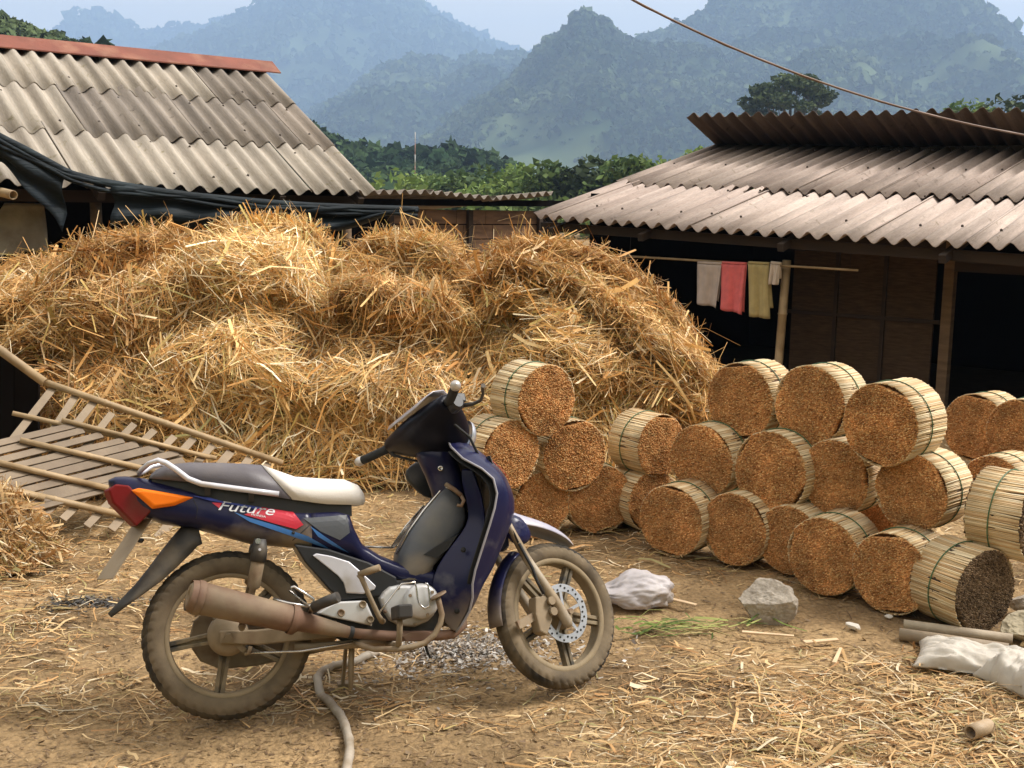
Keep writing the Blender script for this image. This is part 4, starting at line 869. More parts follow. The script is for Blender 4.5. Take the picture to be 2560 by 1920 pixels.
disc = mb.build('brake_disc', m_disc, wf, xf=ST)
for k in range(32):
    a = 2*math.pi*k/32; r_ = .090+.007*(k % 3); mb = MB(); mb.lathe([(.0001, -.0045), (.0042, -.0042), (.0042, .0042), (.0001, .0045)], dc+np.array([math.cos(a)*r_, 0, math.sin(a)*r_]), (0, 1, 0), 8); mb.build('hole', m_rub, wf, xf=ST)
# ---- forks, front fender, caliper
sym(lambda b, s: b.tube([(.955, s*.082, .72), (1.035, s*.082, .56), (1.07, s*.082, .49), (1.165, s*.082, .34), (WB-.012, s*.080, .245), (WB-.004, s*.080, .225)], [.014, .015, .0165, .021, .021, .012], 14), 'fork_leg', mat('dusty_fork_alloy', (.42, .36, .28), .55, metal=.25, var=.2, scale=9, base2=(.28, .21, .13), mask=(.45, .65), mscale=8), xf=ST)
MB().tube([(WB, -.10, .282), (WB, .10, .282)], .011, 10).build('front_axle', m_mudm, bike, xf=ST)
MB().tube([(1.03, -.10, .545), (1.075, -.102, .45), (1.09, -.10, .40), (1.12, -.09, .355)], .006, 8).build('brake_hose', m_rub, bike, xf=ST)
mb = MB(); mb.prism([(1.085, .345), (1.135, .350), (1.155, .315), (1.150, .255), (1.115, .20), (1.085, .215), (1.075, .28)], -.085, -.035); mb.build('brake_caliper', m_mudm, bike, xf=ST, bevel=.006)
mb = MB(); mb.tube([(1.145, -.09, .325), (1.145, -.105, .325)], .016, 10); mb.tube([(1.148, -.09, .285), (1.148, -.105, .285)], .016, 10); mb.build('caliper_piston', m_mudm, bike, xf=ST)
MB().beam((1.08, -.06, .275), (.99, -.075, .245), .03, .012, up=(0, 1, 0)).build('torque_arm', m_mudm, bike, xf=ST)
def arch(path, hw, dep, n=11):
    """shell sections across y along a centre path of (x, z); the sides hang 'dep' below"""
    secs = []; P = [np.array([x, 0, z]) for x, z in path]
    for i, p in enumerate(P):
        t = P[min(i+1, len(P)-1)]-P[max(i-1, 0)]; t /= np.linalg.norm(t); nrm = np.array([-t[2], 0, t[0]]); nrm = nrm if nrm[2] > 0 or abs(t[0]) < .5 else -nrm
        w_ = hw[i]; secs.append([p+np.array([0, w_*math.sin(a), 0])-nrm*dep[i]*(1-math.cos(a)) for a in np.linspace(-1.5, 1.5, n)])
    return secs
mb = MB(); mb.loft(arch([(.985, .715), (1.04, .705), (1.10, .682), (1.17, .664), (1.24, .642), (1.30, .612), (1.345, .58), (1.372, .552)], [.035, .050, .058, .060, .058, .050, .036, .015], [.10, .075, .06, .05, .045, .035, .022, .01]), closed=False); mb.build('front_fender', mat('pale_dusty_blue', (.38, .37, .46), .4, var=.15, scale=6, base2=(.44, .40, .37), mask=(.46, .68), mscale=6, coat=.3), bike, xf=ST, solid=.004, sub=1)
def cheek(b, s):
    ring = [(1.045, .675), (1.09, .645), (1.118, .60), (1.116, .562), (1.078, .535), (1.01, .545), (.985, .60), (1.0, .66)]
    cx, cz = np.mean([p[0] for p in ring]), np.mean([p[1] for p in ring]); R1 = [(x, s*.052, z) for x, z in ring]; R2 = [(cx+(x-cx)*.92, s*.083, cz+(z-cz)*.92) for x, z in ring]; R3 = [(cx+(x-cx)*.45, s*.096, cz+(z-cz)*.45) for x, z in ring]
    b.loft([R1, R2, R3])
sym(cheek, 'fork_cover', m_blue, xf=ST, sub=1)
A_ = [math.radians(a) for a in np.linspace(125, 186, 10)]; mb = MB(); secs = []
for a in A_:
    R0 = .306; p = np.array([WB+R0*math.cos(a), 0, .282+R0*math.sin(a)]); d = np.array([math.cos(a), 0, math.sin(a)]); secs.append([p+np.array([0, .043*math.sin(q), 0])-d*.022*(1-math.cos(q)) for q in np.linspace(-1.4, 1.4, 9)])
mb.loft(secs, closed=False); mb.build('fender_flap', m_blue, bike, xf=ST, solid=.004)
# ---- main body shell
SB = np.array([(-.398, .872, .850, .045), (-.375, .882, .82, .075), (-.34, .882, .775, .092), (-.28, .872, .735, .102), (-.22, .858, .705, .108), (-.115, .826, .685, .115), (-.018, .795, .652, .121), (.084, .776, .618, .124), (.204, .752, .600, .124), (.30, .740, .585, .118), (.395, .737, .560, .110), (.440, .722, .545, .104), (.458, .66, .538, .100), (.485, .60, .515, .096), (.55, .553, .475, .092), (.62, .520, .447, .092), (.70, .494, .430, .094), (.75, .488, .405, .094)])
NE = 3.0
def hw_at(x, z):
    t, b, w_ = (np.interp(x, SB[:, 0], SB[:, k]) for k in (1, 2, 3)); q = np.clip(np.abs((z-(t+b)/2)/((t-b)/2)), 0, 1); return w_*(1-q**NE)**(1/NE)
mb = MB(); secs = []
xs = np.concatenate([np.linspace(a, b, 4, endpoint=False) for a, b in zip(SB[:-1, 0], SB[1:, 0])]+[[SB[-1, 0]]])
for x in xs:
    t, b, w_ = (np.interp(x, SB[:, 0], SB[:, k]) for k in (1, 2, 3)); ring = []
    for a in np.linspace(0, 2*math.pi, 36, endpoint=False):
        ca, sa = math.cos(a), math.sin(a); ring.append((x, w_*math.copysign(abs(ca)**(2/NE), ca), (t+b)/2+(t-b)/2*math.copysign(abs(sa)**(2/NE), sa)))
    secs.append(ring)
kk = [i for i, x in enumerate(xs) if x >= .30][0]
mb.loft(secs[:kk+1]); body = mb.build('body_shell', m_bluetail, bike); MB().loft(secs[kk:]).build('side_strip', m_blue, bike)
def decal(name, polys, m, parent, off=.0022):
    """thin film that follows the body side"""
    b = bmesh.new()
    for pl in polys:
        vs = [b.verts.new((x, 0, z)) for x, z in pl]; b.faces.new(vs)
    bmesh.ops.triangulate(b, faces=b.faces); bmesh.ops.subdivide_edges(b, edges=b.edges[:], cuts=4, use_grid_fill=True); bmesh.ops.triangulate(b, faces=b.faces)
    for v in b.verts: v.co.y = -(float(hw_at(v.co.x, v.co.z))+off)
    me = bpy.data.meshes.new(name); b.to_mesh(me); b.free(); return link(name, me, m, parent)
z1 = lambda pts, y=-.12: [LC('z1', a, b, y) for a, b in pts]
decal('blue_stripe', [z1([(545, 312), (640, 322), (870, 348), (1000, 372), (960, 400), (760, 360), (620, 335)])], m_midblue, body)
decal('blue_stripe', [z1([(770, 402), (860, 436), (1000, 476), (1190, 540), (1335, 622), (1180, 568), (1000, 506), (860, 458)]), z1([(1200, 482), (1290, 545), (1425, 634), (1330, 592), (1245, 542)])], m_ltblue, body)
decal('red_stripe', [z1([(830, 418), (985, 440), (955, 366), (1060, 378), (1100, 395), (1162, 475), (1120, 500), (1000, 468)]), z1([(648, 350), (705, 352), (690, 382)])], m_red, body, .003)
decal('grey_inset', [[(.272, .70), (.43, .705), (.437, .64), (.40, .615), (.33, .65)]], m_greyp, body)
def lettering(txt, p0, p1, hgt, m, shear=.25, off=.005, bold=.0):
    cu = bpy.data.curves.new('lettering', 'FONT'); cu.body = txt; cu.size = 1; cu.shear = shear; cu.offset = bold; cu.resolution_u = 6
    ob = bpy.data.objects.new('tmp', cu); COL.objects.link(ob); bpy.context.view_layer.update()
    me = bpy.data.meshes.new_from_object(ob.evaluated_get(bpy.context.evaluated_depsgraph_get())); bpy.data.objects.remove(ob)
    V = np.array([v.co[:] for v in me.vertices]); V = V-V.min(0); W_, H_ = V[:, 0].max(), V[:, 1].max(); a, b = np.array(p0), np.array(p1); d = (b-a); nrm = np.array([-d[1], d[0]])/np.linalg.norm(d)
    Q = a+V[:, :1]/W_*d+V[:, 1:2]/H_*hgt*nrm; Y = np.array([-(float(hw_at(x, z))+off) for x, z in Q])
    me.vertices.foreach_set('co', np.stack([Q[:, 0], Y, Q[:, 1]], -1).astype(np.float32).ravel()); me.name = 'lettering'
    b_ = bmesh.new(); b_.from_mesh(me); b_.to_mesh(me); b_.free(); return link('lettering', me, m, body)
lettering('Future', LC('z1', 685, 392, -.125), LC('z1', 1000, 424, -.125), .034, m_let, .30, .0045, .004)
lettering('HONDA', LC('z1', 868, 422, -.125), LC('z1', 950, 436, -.125), .0075, m_let, .1, .0045, .015)
# ---- seat in two vinyls
def seat_part(name, st, m):
    mb = MB(); secs = []
    for xb, zb, xt, zt, w_ in st:
        ring = []
        for a in np.linspace(0, math.pi, 17):
            ca, sa = math.cos(a), math.sin(a); y = w_*math.copysign(abs(ca)**.62, ca); h = abs(sa)**.42; ring.append((xb+(xt-xb)*h, y, zb+(zt-zb)*h+.010*sa**4))
        secs.append(ring)
    mb.loft(secs); return mb.build(name, m, bike)
seat_part('rear_seat', [(-.262, .868, -.255, .876, .065), (-.245, .866, -.235, .892, .085), (-.20, .860, -.20, .908, .103), (-.10, .845, -.12, .913, .116), (.0, .822, -.03, .908, .122), (.10, .797, .06, .902, .126), (.232, .769, .128, .894, .127)], m_gvinyl)
seat_part('front_seat', [(.234, .769, .130, .895, .128), (.27, .763, .19, .870, .125), (.31, .755, .25, .846, .119), (.36, .747, .34, .836, .111), (.43, .742, .43, .829, .097), (.478, .738, .482, .806, .078), (.497, .74, .504, .775, .052), (.503, .745, .508, .755, .03)], m_cream)
MB().loft([[(x, y, z) for y, z in ((-w_, b), (w_, b), (w_, t), (-w_, t))] for x, b, t, w_ in ((-.25, .80, .872, .07), (0, .76, .83, .105), (.25, .72, .772, .108), (.45, .70, .745, .08))], smooth=False).build('seat_base', m_blk, bike)
def rail(b, s): b.tube([(.186, s*.134, .790), (.10, s*.136, .805), (.023, s*.136, .819), (-.08, s*.134, .838), (-.125, s*.130, .858), (-.165, s*.125, .892), (-.198, s*.118, .917), (-.226, s*.108, .928), (-.258, s*.088, .920), (-.285, s*.06, .90), (-.297, 0, .892)], [.0105]*8+[.009]*3, 10)
sym(rail, 'grab_rail', m_silverp)
sym(lambda b, s: b.beam((.09, s*.128, .80), (.09, s*.118, .772), .022, .02, up=(1, 0, 0)), 'rail_bracket', m_blk); sym(lambda b, s: b.beam((-.06, s*.128, .828), (-.06, s*.118, .80), .022, .02, up=(1, 0, 0)), 'rail_bracket', m_blk)
# ---- tail light, indicators, rear fender, plate
mb = MB(); tl_ = [(-.393, .832), (-.372, .852), (-.325, .845), (-.247, .756), (-.302, .700), (-.378, .786)]
mb.loft([[(x-.0, y, z) if abs(y) > .07 else (x-.02*(i in (0, 5, 4)), y, z) for i, (x, z) in enumerate(tl_)] for y in (-.098, -.06, 0, .06, .098)], smooth=False); mb.build('tail_light', m_redl, bike, bevel=.006)
def indic(b, s):
    o_ = [(-.318, .827), (-.293, .834), (-.235, .822), (-.173, .808), (-.108, .792), (-.14, .778), (-.174, .766), (-.249, .759)]; cx, cz = -.215, .795
    b.loft([[(x, s*.080, z) for x, z in o_], [(x, s*.113, z) for x, z in o_], [(cx+(x-cx)*.75, s*.122, cz+(z-cz)*.7) for x, z in o_]], smooth=False)
sym(indic, 'indicator', m_orl, bevel=.004)
mb = MB(); mb.loft(arch([(-.10, .71), (-.15, .70), (-.19, .655), (-.235, .60), (-.275, .548), (-.315, .50), (-.36, .455), (-.408, .405)], [.075, .072, .068, .064, .060, .056, .05, .04], [.09, .10, .095, .085, .07, .05, .035, .02]), closed=False); mb.build('rear_fender', m_blkd, bike, solid=.005)
mb = MB(); a = np.array([-.222, 0, .716]); b = np.array([-.358, 0, .512]); n_ = unit(np.cross(b-a, [0, 1, 0])); n_ = n_ if n_[0] < 0 else -n_
c4 = lambda p, y, k: p+n_*(.020+k)+np.array([-.10*(y+.095), y*.7, -.02*(y+.095)])
mb.loft([[c4(a, -.095, 0), c4(a, .095, 0), c4(b, .095, 0), c4(b, -.095, 0)], [c4(a, -.095, .004), c4(a, .095, .004), c4(b, .095, .004), c4(b, -.095, .004)]], smooth=False)
V_ = mb.v; mb.v = [(x-.34*(y+.095), y, z) for x, y, z in V_]; pl_ = mb.build('number_plate', mat('dirty_plate', (.36, .28, .19), .7, var=.2, scale=8, base2=(.30, .235, .16), mscale=6), bike, bevel=.003)
for y in (-.05, .05): MB().tube([a*.62+b*.38+n_*.018+np.array([0, y, 0]), a*.62+b*.38+n_*.030+np.array([0, y, 0])], .008, 8).build('plate_bolt', m_rub, pl_)
# ---- rear suspension, swing arm, chain case, exhaust
def shock(b, s): b.tube([(.117, s*.138, .635), (.113, s*.138, .60), (.107, s*.138, .556)], [.020, .028, .029], 14)
sym(shock, 'shock_shroud', m_blkd); sym(lambda b, s: b.tube([(.107, s*.138, .560), (.106, s*.138, .552), (.088, s*.138, .470), (.086, s*.138, .462), (.074, s*.135, .42), (.045, s*.125, .33)], [.020, .0235, .0235, .012, .012, .013], 14), 'shock_body', m_mudm)
sym(lambda b, s: b.tube([(.113-.1*0, s*.1382, .598), (.113, s*.170, .598)], .005, 8), 'reflector', m_silverp)
sym(lambda b, s: b.loft([[(x, s*y, z+q) for y, q in ((.072, -h), (.102, -h), (.102, h), (.072, h))] for x, z, h in ((-.03, .30, .022), (.1, .29, .026), (.38, .30, .03))], smooth=False), 'swing_arm', m_mudm, bevel=.005)
MB().tube([(0, -.125, .3), (0, .125, .3)], .010, 10).build('rear_axle', m_mudm, bike)
mb = MB(); mb.prism([(-.135, .30), (-.128, .25), (-.10, .205), (-.03, .170), (.10, .172), (.35, .205), (.40, .25), (.40, .35), (.30, .385), (0, .40), (-.08, .385), (-.12, .35)], .088, .116); mb.build('chain_case', m_mudm, bike, bevel=.008)
mb = MB(); E_ = [(-.142, .045), (-.146, .038), (-.138, .052), (-.118, .056), (-.112, .052), (-.108, .055), (.222, .046), (.232, .044), (.240, .036), (.33, .029), (.418, .0205)]
ax0, ax1 = np.array([-.115, -.255, .455]), np.array([.422, -.140, .286])
mb.tube([ax0+(ax1-ax0)*((x+.124)/(.422+.124)) for x, _ in E_[2:]], [r for _, r in E_[2:]], 28, caps=False); mb.build('muffler', m_exh, bike)
for q in (.012, .60): MB().lathe([(.0575-.011*q, -.012), (.0595-.011*q, -.008), (.0595-.011*q, .008), (.0575-.011*q, .012)], ax0+(ax1-ax0)*(q+.02), unit(ax0-ax1), 28).build('muffler_band', m_exh, bike)
mb = MB(); dirn = unit(ax0-ax1); mb.lathe([(.052, -.010), (.050, .006), (.040, .016), (.016, .017), (.0155, -.03), (.001, -.03)], ax0, dirn, 28); mb.build('muffler_tip', m_mudm, bike)
mb = MB(); mb.lathe([(.0225, -.008), (.0235, 0), (.0225, .008)], ax1, dirn, 20); mb.build('pipe_clamp', m_rub, bike)
MB().tube([(.420, -.1405, .2865), (.47, -.145, .277), (.56, -.14, .264), (.66, -.13, .256), (.74, -.12, .250), (.80, -.10, .250), (.845, -.07, .275), (.85, -.05, .34)], [.0185]*8, 16).build('exhaust_pipe', m_exh, bike)
MB().prism([(.60, .262), (.64, .275), (.70, .272), (.73, .258), (.69, .238), (.62, .240)], -.160, -.150).build('heat_shield', m_exh, bike, bevel=.004)
# ---- engine
MB().loft([[(x, y, z) for y, z in ((-.085, b), (.085, b), (.085, t), (-.085, t))] for x, b, t in ((.34, .29, .36), (.40, .25, .45), (.55, .24, .46), (.74, .26, .46), (.80, .33, .45))], smooth=False).build('engine_block', m_blkd, bike, bevel=.008)
cv = [(.531, .40), (.545, .42), (.568, .437), (.60, .441), (.628, .440), (.70, .432), (.735, .40), (.738, .36), (.728, .325), (.705, .305), (.655, .288), (.60, .296), (.568, .315), (.55, .345)]
cv_ = lambda k, y: [(.64+(x-.64)*k, y, .365+(z-.365)*k) for x, z in cv]
MB().loft([cv_(1, -.08), cv_(1, -.130), cv_(.97, -.140), cv_(.90, -.145)], smooth=False).build('crankcase_cover', m_silver, bike, bevel=.006)
mb = MB(); mb.lathe([(.064, .0), (.064, -.018), (.060, -.028), (.050, -.033), (.001, -.034)], (.680, -.143, .379), (0, 1, 0), 36); clu = mb.build('clutch_cover', m_silver, bike)
for a in (-70, 40, 150): MB().tube([(.680+.050*math.cos(R_(a)), -.170, .379+.050*math.sin(R_(a))), (.680+.050*math.cos(R_(a)), -.181, .379+.050*math.sin(R_(a)))], .006, 8).build('bolt', m_mudm, clu)
mb = MB()
for k in range(6): mb.box((.775+.017*k, 0, .405-.002*k), (.006, .15, .11))
mb.box((.82, 0, .40), (.11, .10, .09)); props(mb.build('cylinder_fins', m_blkd, bike), kind=None)
MB().tube([LC5 for LC5 in [(LC('z5', X, Y, -.185)[0], -.185, LC('z5', X, Y, -.185)[1]) for X, Y in [(1085, 690), (1180, 560), (1270, 440), (1345, 352), (1420, 345), (1490, 332), (1510, 400), (1520, 500), (1545, 580), (1600, 622), (1650, 600), (1655, 520), (1645, 420), (1635, 355), (1605, 345)]]], .0034, 8).build('wire_guard', m_chr, bike)
pr = lambda pts, y0, y1, k=.94: (lambda c: [[(x, y0, z) for x, z in pts], [(x, y1+.003*np.sign(y0-y1), z) for x, z in pts], [(c[0]+(x-c[0])*k, y1, c[1]+(z-c[1])*k) for x, z in pts]])(np.mean(np.array(pts), 0))
swc = [(.308, .362), (.340, .380), (.377, .397), (.471, .395), (.486, .384), (.506, .334), (.500, .302), (.42, .327), (.36, .343)]
MB().loft(pr(swc, -.09, -.138, .90), smooth=False).build('side_cover', m_silver, bike, bevel=.004)
for x, z in ((.392, .358), (.470, .382), (.495, .327)): MB().lathe([(.0135, 0), (.0135, -.006), (.009, -.006), (.009, -.003), (.001, -.003)], (x, -.137, z), (0, 1, 0), 16).build('bolt', m_mudm, bike)
svp = [(.299, .566), (.312, .573), (.363, .561), (.427, .537), (.472, .495), (.522, .443), (.515, .431), (.475, .418), (.414, .425), (.405, .463), (.387, .488)]
MB().loft(pr(svp, -.10, -.132, .95), smooth=False).build('silver_panel', m_silverp, bike, bevel=.004)
MB().prism([(.235, .61), (.36, .585), (.50, .53), (.60, .47), (.60, .43), (.56, .405), (.40, .400), (.355, .44), (.27, .545)], -.118, .118).build('inner_guard', m_blk, bike, bevel=.006)
MB().prism([(.40, .40), (.60, .44), (.62, .38), (.52, .30), (.36, .30), (.30, .34)], -.075, .075).build('frame_plate', m_rub, bike)
# ---- levers, pegs, stand
kp = [(.538, -.150, .318), (.530, -.185, .322), (.517, -.20, .341), (.488, -.205, .41), (.461, -.205, .478), (.455, -.205, .492)]
MB().tube(kp, [.011, .011, .009, .0085, .0095, .013], 10).build('kick_lever', m_mudm, bike); MB().tube([(.452, -.205, .491), (.488, -.225, .502), (.522, -.242, .512)], [.011, .0125, .0125], 12).build('kick_pedal', m_mudm, bike)
MB().tube([(.560, -.10, .235), (.575, -.17, .232), (.582, -.215, .24), (.584, -.235, .28), (.586, -.24, .335)], [.011]*5, 10).build('peg_bracket', m_mudm, bike)
MB().loft([[(x+q0*.026, y, z+q1*.024) for q0, q1 in ((-1, -1), (1, -1), (1, 1), (-1, 1))] for x, y, z in ((.586, -.20, .345), (.590, -.25, .352), (.596, -.315, .36))], smooth=False).build('footpeg', m_blkd, bike, bevel=.006)
MB().tube([(.44, -.12, .250), (.46, -.165, .238), (.50, -.19, .226), (.58, -.20, .221), (.64, -.20, .226), (.68, -.20, .236), (.715, -.20, .262), (.738, -.20, .30), (.745, -.20, .33), (.738, -.20, .365), (.733, -.20, .39)], [.0105]*11, 10).build('brake_pedal', m_mudm, bike)
MB().loft([[(.735+.030*k*math.cos(a), -.20+.034*k*math.sin(a), .394+h+.012*math.cos(a)) for a in np.linspace(0, 2*math.pi, 14, endpoint=False)] for k, h in ((.8, 0), (1, .004), (.9, .010))], smooth=False).build('pedal_pad', m_exh, bike)
MB().tube([(.28, -.13, .36), (.285, -.19, .383), (.29, -.205, .388)], .009, 8).build('rear_peg_bracket', m_mudm, bike); MB().tube([(.288, -.20, .388), (.33, -.225, .405), (.372, -.25, .420)], [.017, .0195, .0195], 14).build('rear_footpeg', m_blkd, bike)
MB().tube([(.209, -.185, .452), (.216, -.185, .461), (.226, -.185, .463), (.292, -.185, .416), (.292, -.185, .404), (.278, -.185, .392), (.272, -.185, .394)], .0055, 8, closed=True).build('peg_loop', m_chr, bike)
MB().tube([(.155, -.16, .424), (.20, -.175, .408), (.28, -.185, .388)], .006, 8).build('heel_bar', m_chr, bike)
MB().beam((.432, .06, .27), (.424, .205, .066), .028, .012, up=(1, 0, 0)).build('side_stand', m_mudm, bike, bevel=.003); MB().box((.43, .212, .066), (.05, .035, .012), rx3(BLEAN)).build('stand_foot', m_mudm, bike)
MB().tube([(.44, -.03, .26), (.432, -.045, .18), (.425, -.055, .075)], [.011, .011, .008], 8).build('centre_stand', m_mudm, bike); MB().tube([(.70, -.05, .24), (.71, -.06, .19), (.72, -.065, .165)], [.006, .005, .004], 6).build('drain_hose', m_rub, bike)
MB().tube([(.228, -.085, .245), (.30, -.085, .240), (.43, -.085, .240), (.56, -.08, .235)], .016, 10).build('stand_tube', m_mudm, bike)
# ---- leg shield (one shell wrapping from rim to rim), inner panels, tunnel, neck
LSH = [  # z, rim x, rim half-width, shoulder x, shoulder y, front x
    (.985, .835, .030, .850, .020, .862), (.968, .818, .085, .868, .050, .895), (.935, .818, .150, .910, .085, .940), (.888, .848, .205, .962, .118, .990), (.846, .912, .232, 1.000, .142, 1.025), (.807, .950, .245, 1.022, .158, 1.048),
    (.753, .960, .250, 1.038, .168, 1.066), (.70, .948, .250, 1.042, .170, 1.072), (.641, .928, .244, 1.026, .168, 1.055), (.567, .902, .232, .994, .160, 1.016), (.479, .872, .214, .955, .152, .965), (.43, .862, .202, .918, .150, .930), (.383, .863, .190, .893, .148, .900), (.332, .855, .162, .868, .138, .872), (.285, .828, .145, .838, .128, .842), (.258, .808, .132, .814, .122, .817)]
mb = MB(); secs = []
for z, xr, yr, xs_, ys, xf_ in LSH:
    ctl = [np.array([xr, yr]), np.array([(xr+xs_)/2+.012*(xs_-xr > .03), yr*.55+ys*.45+.008]), np.array([xs_, ys]), np.array([xf_*.7+xs_*.3+.006, ys*.55]), np.array([xf_, 0.])]
    cc = ctl+[np.array([p[0], -p[1]]) for p in ctl[-2::-1]]; cc = np.array(cc); s = np.linspace(0, len(cc)-1, 29)
    secs.append([(np.interp(q, range(len(cc)), cc[:, 0]), np.interp(q, range(len(cc)), cc[:, 1]), z) for q in s])
mb.loft(secs, closed=False)
keep = [k for k in range(len(mb.f)) if not (k//28 >= 10 and 12 <= k % 28 < 16)]      # open below, between the legs
mb.f = [mb.f[k] for k in keep]; mb.sm = [mb.sm[k] for k in keep]; mb.mi = [mb.mi[k] for k in keep]
mb.build('leg_shield', m_blue, bike, solid=.005, sub=1)
for k_ in (0, -1): MB().tube([r[k_] for r in secs[1:]], .0042, 8).build('shield_trim', mat('worn_edge', (.30, .29, .32), .5, var=.2), bike)
MB().loft([[(x-.020, y*.93, z*.985+.004) for x, y, z in r] for r in secs[2:12]], closed=False).build('shield_liner', m_rub, bike, solid=.003, sub=1)
MB().prism([(.702, .856), (.706, .872), (.719, .888), (.745, .905), (.779, .915), (.87, .91), (.90, .80), (.86, .755), (.80, .757), (.772, .768), (.745, .79), (.715, .823), (.705, .84)], .205, .228).build('shield_lobe', m_blk, bike, bevel=.009)
# inner panels, right and left: from tunnel to rim
CA = [(.735, .376), (.728, .434), (.752, .50), (.80, .56), (.855, .62), (.884, .665), (.880, .72), (.866, .78), (.858, .86)]; CB = [(.812, .262), (.855, .336), (.868, .39), (.880, .479), (.915, .564), (.928, .635), (.928, .70), (.915, .77), (.89, .85)]
def inner(b, s):
    secs = []
    for (xa, za), (xb, zb) in zip(CA, CB):
        yb = float(np.interp(zb, [r[0] for r in LSH[::-1]], [r[2] for r in LSH[::-1]]))-.010-.075*min(1, max(0, (zb-.54)/.1)); row = []
        for q in np.linspace(0, 1, 7): row.append((xa+(xb-xa)*q+.030*math.sin(q*math.pi)*(1 if za > .5 else .2), s*(.098+(yb-.098)*q), za+(zb-za)*q))
        secs.append(row)
    lowr = [((x0), s*y, z) for x0, y, z in ((.755, .10, .335), (.778, .11, .284), (.790, .118, .268), (.798, .122, .262), (.804, .126, .260), (.808, .128, .259), (.812, .130, .258))]
    b.loft([lowr]+secs, closed=False)
sym(inner, 'inner_shield', m_blue, solid=.004, sub=1)
for x, z in ((.845, .555), (.812, .335)): MB().lathe([(.010, 0), (.010, -.004), (.001, -.005)], (x, -.150 if z > .5 else -.140, z), (0, 1, 0), 12).build('panel_bolt', m_rub, bike)
TU = [(.455, .60, .74, .092), (.50, .612, .755, .096), (.53, .612, .785, .098), (.553, .616, .805, .098), (.60, .642, .848, .098), (.634, .664, .874, .098), (.67, .692, .886, .096), (.707, .722, .884, .094), (.75, .765, .862, .086), (.785, .798, .836, .06), (.795, .808, .826, .03)]
mb = MB(); secs = []
for z, xa, xb, w_ in TU:
    ring = []
    for a in np.linspace(0, 2*math.pi, 28, endpoint=False): ca, sa = math.cos(a), math.sin(a); ring.append(((xa+xb)/2+(xb-xa)/2*math.copysign(abs(ca)**.7, ca), w_*math.copysign(abs(sa)**.6, sa), z))
    secs.append(ring)
mb.loft(secs); tun = mb.build('tunnel_cover', m_greyp, bike)
MB().tube([(.612, -.045, .55), (.664, -.05, .636), (.722, -.05, .708), (.798, -.045, .787), (.812, -.06, .789), (.84, -.08, .772)], .004, 6).build('trim', m_chr, tun)
MB().prism([(.705, .545), (.760, .575), (.838, .612), (.80, .562), (.752, .530)], -.1015, -.090).build('slot_patch', m_rub, tun)  # raised black patch: the opening's darkness is put into its colour
mb = MB(); mb.loft([[((xa+xb)/2+(xb-xa)/2*math.cos(a), w_*math.sin(a), z) for a in np.linspace(0, 2*math.pi, 20, endpoint=False)] for z, xa, xb, w_ in ((.70, .775, .90, .06), (.78, .762, .90, .062), (.84, .742, .885, .066), (.90, .716, .868, .07), (.955, .70, .86, .075))]); mb.build('neck_cover', m_bluetail, bike)
MB().loft([[(x, y*w_, z) for y in (-1, -.5, 0, .5, 1)] for x, z, w_ in ((.97, .90, .13), (1.0, .80, .15), (.985, .66, .15), (.93, .55, .13))], closed=False).build('inner_panel', m_blk, bike, solid=.004)
mb = MB(); mb.tube([(.80, -.105, .80), (.83, -.13, .775), (.85, -.135, .755)], .009, 8); mb.tube([(.85, -.135, .755), (.856, -.15, .735), (.845, -.155, .715), (.83, -.15, .72)], .007, 8); mb.build('luggage_hook', m_mudm, bike)
decal_red = MB(); secs = []
for z, xr, yr, xs_, ys, xf_ in LSH[3:6]: secs.append([(xs_+.004+(xf_-xs_)*q*.8, -(ys*(1-.25*q)+.004), z) for q in (.0, .35, .7)])
MB().loft([[(p[0]+.003, p[1]-.003, p[2]) for p in (r[0], r[0]*0 if False else tuple(np.array(r[0])*.75+np.array(r[1])*.25))] for r in secs], closed=False).build('red_flash', m_red, bike, solid=.001)
# ---- handlebar cover, grips, lever, cables (turn with the fork)
mb = MB(); secs = []
C0 = [(.640, 1.030), (.690, 1.075), (.76, 1.090), (.850, 1.070), (.915, 1.025), (.930, .975), (.905, .925), (.835, .90), (.76, .905), (.70, .93), (.655, .965), (.636, 1.0)]
E0 = [(.672, 1.035), (.690, 1.058), (.715, 1.066), (.740, 1.060), (.758, 1.045), (.764, 1.025), (.757, 1.005), (.742, .992), (.72, .988), (.698, .994), (.680, 1.006), (.671, 1.02)]
for y in (-.215, -.205, -.17, -.13, -.09, -.05, 0, .05, .09, .13, .17, .205, .215):
    k = min(1, (abs(y)/.205))**1.5; e = .86 if abs(y) > .21 else 1; c = np.mean(E0, 0)
    secs.append([(x if e == 1 else c[0]+(x-c[0])*e, y, z if e == 1 else c[1]+(z-c[1])*e) for x, z in [(a[0]*(1-k)+b[0]*k, a[1]*(1-k)+b[1]*k) for a, b in zip(C0, E0)]])
mb.loft(secs); hs = mb.build('handlebar_cover', mat('navy_black_paint', (.004, .0045, .011), .42, var=.15, scale=4, spec=.15, base2=(.03, .03, .042), mask=(.6, .85), mscale=6), bike, xf=HB, sub=1)
mb = MB(); mb.loft([[(x, y*w_, z) for y in (-1, -.6, 0, .6, 1)] for x, z, w_ in ((.640, 1.050, .11), (.672, 1.083, .145), (.70, 1.100, .15), (.755, 1.114, .14), (.80, 1.104, .11))], closed=False); mb.build('instrument_panel', mat('dusty_clear_lens', (.42, .41, .46), .25, var=.15, scale=5, base2=(.40, .37, .34), mask=(.5, .7), mscale=6, coat=.3), hs, xf=HB, solid=.004)
mb = MB(); mb.lathe([(.001, .012), (.055, .008), (.07, -.006), (.072, -.02)], (.922, 0, .975), unit([.9, 0, -.25]), 24); mb.build('headlight', m_disc, hs, xf=HB)
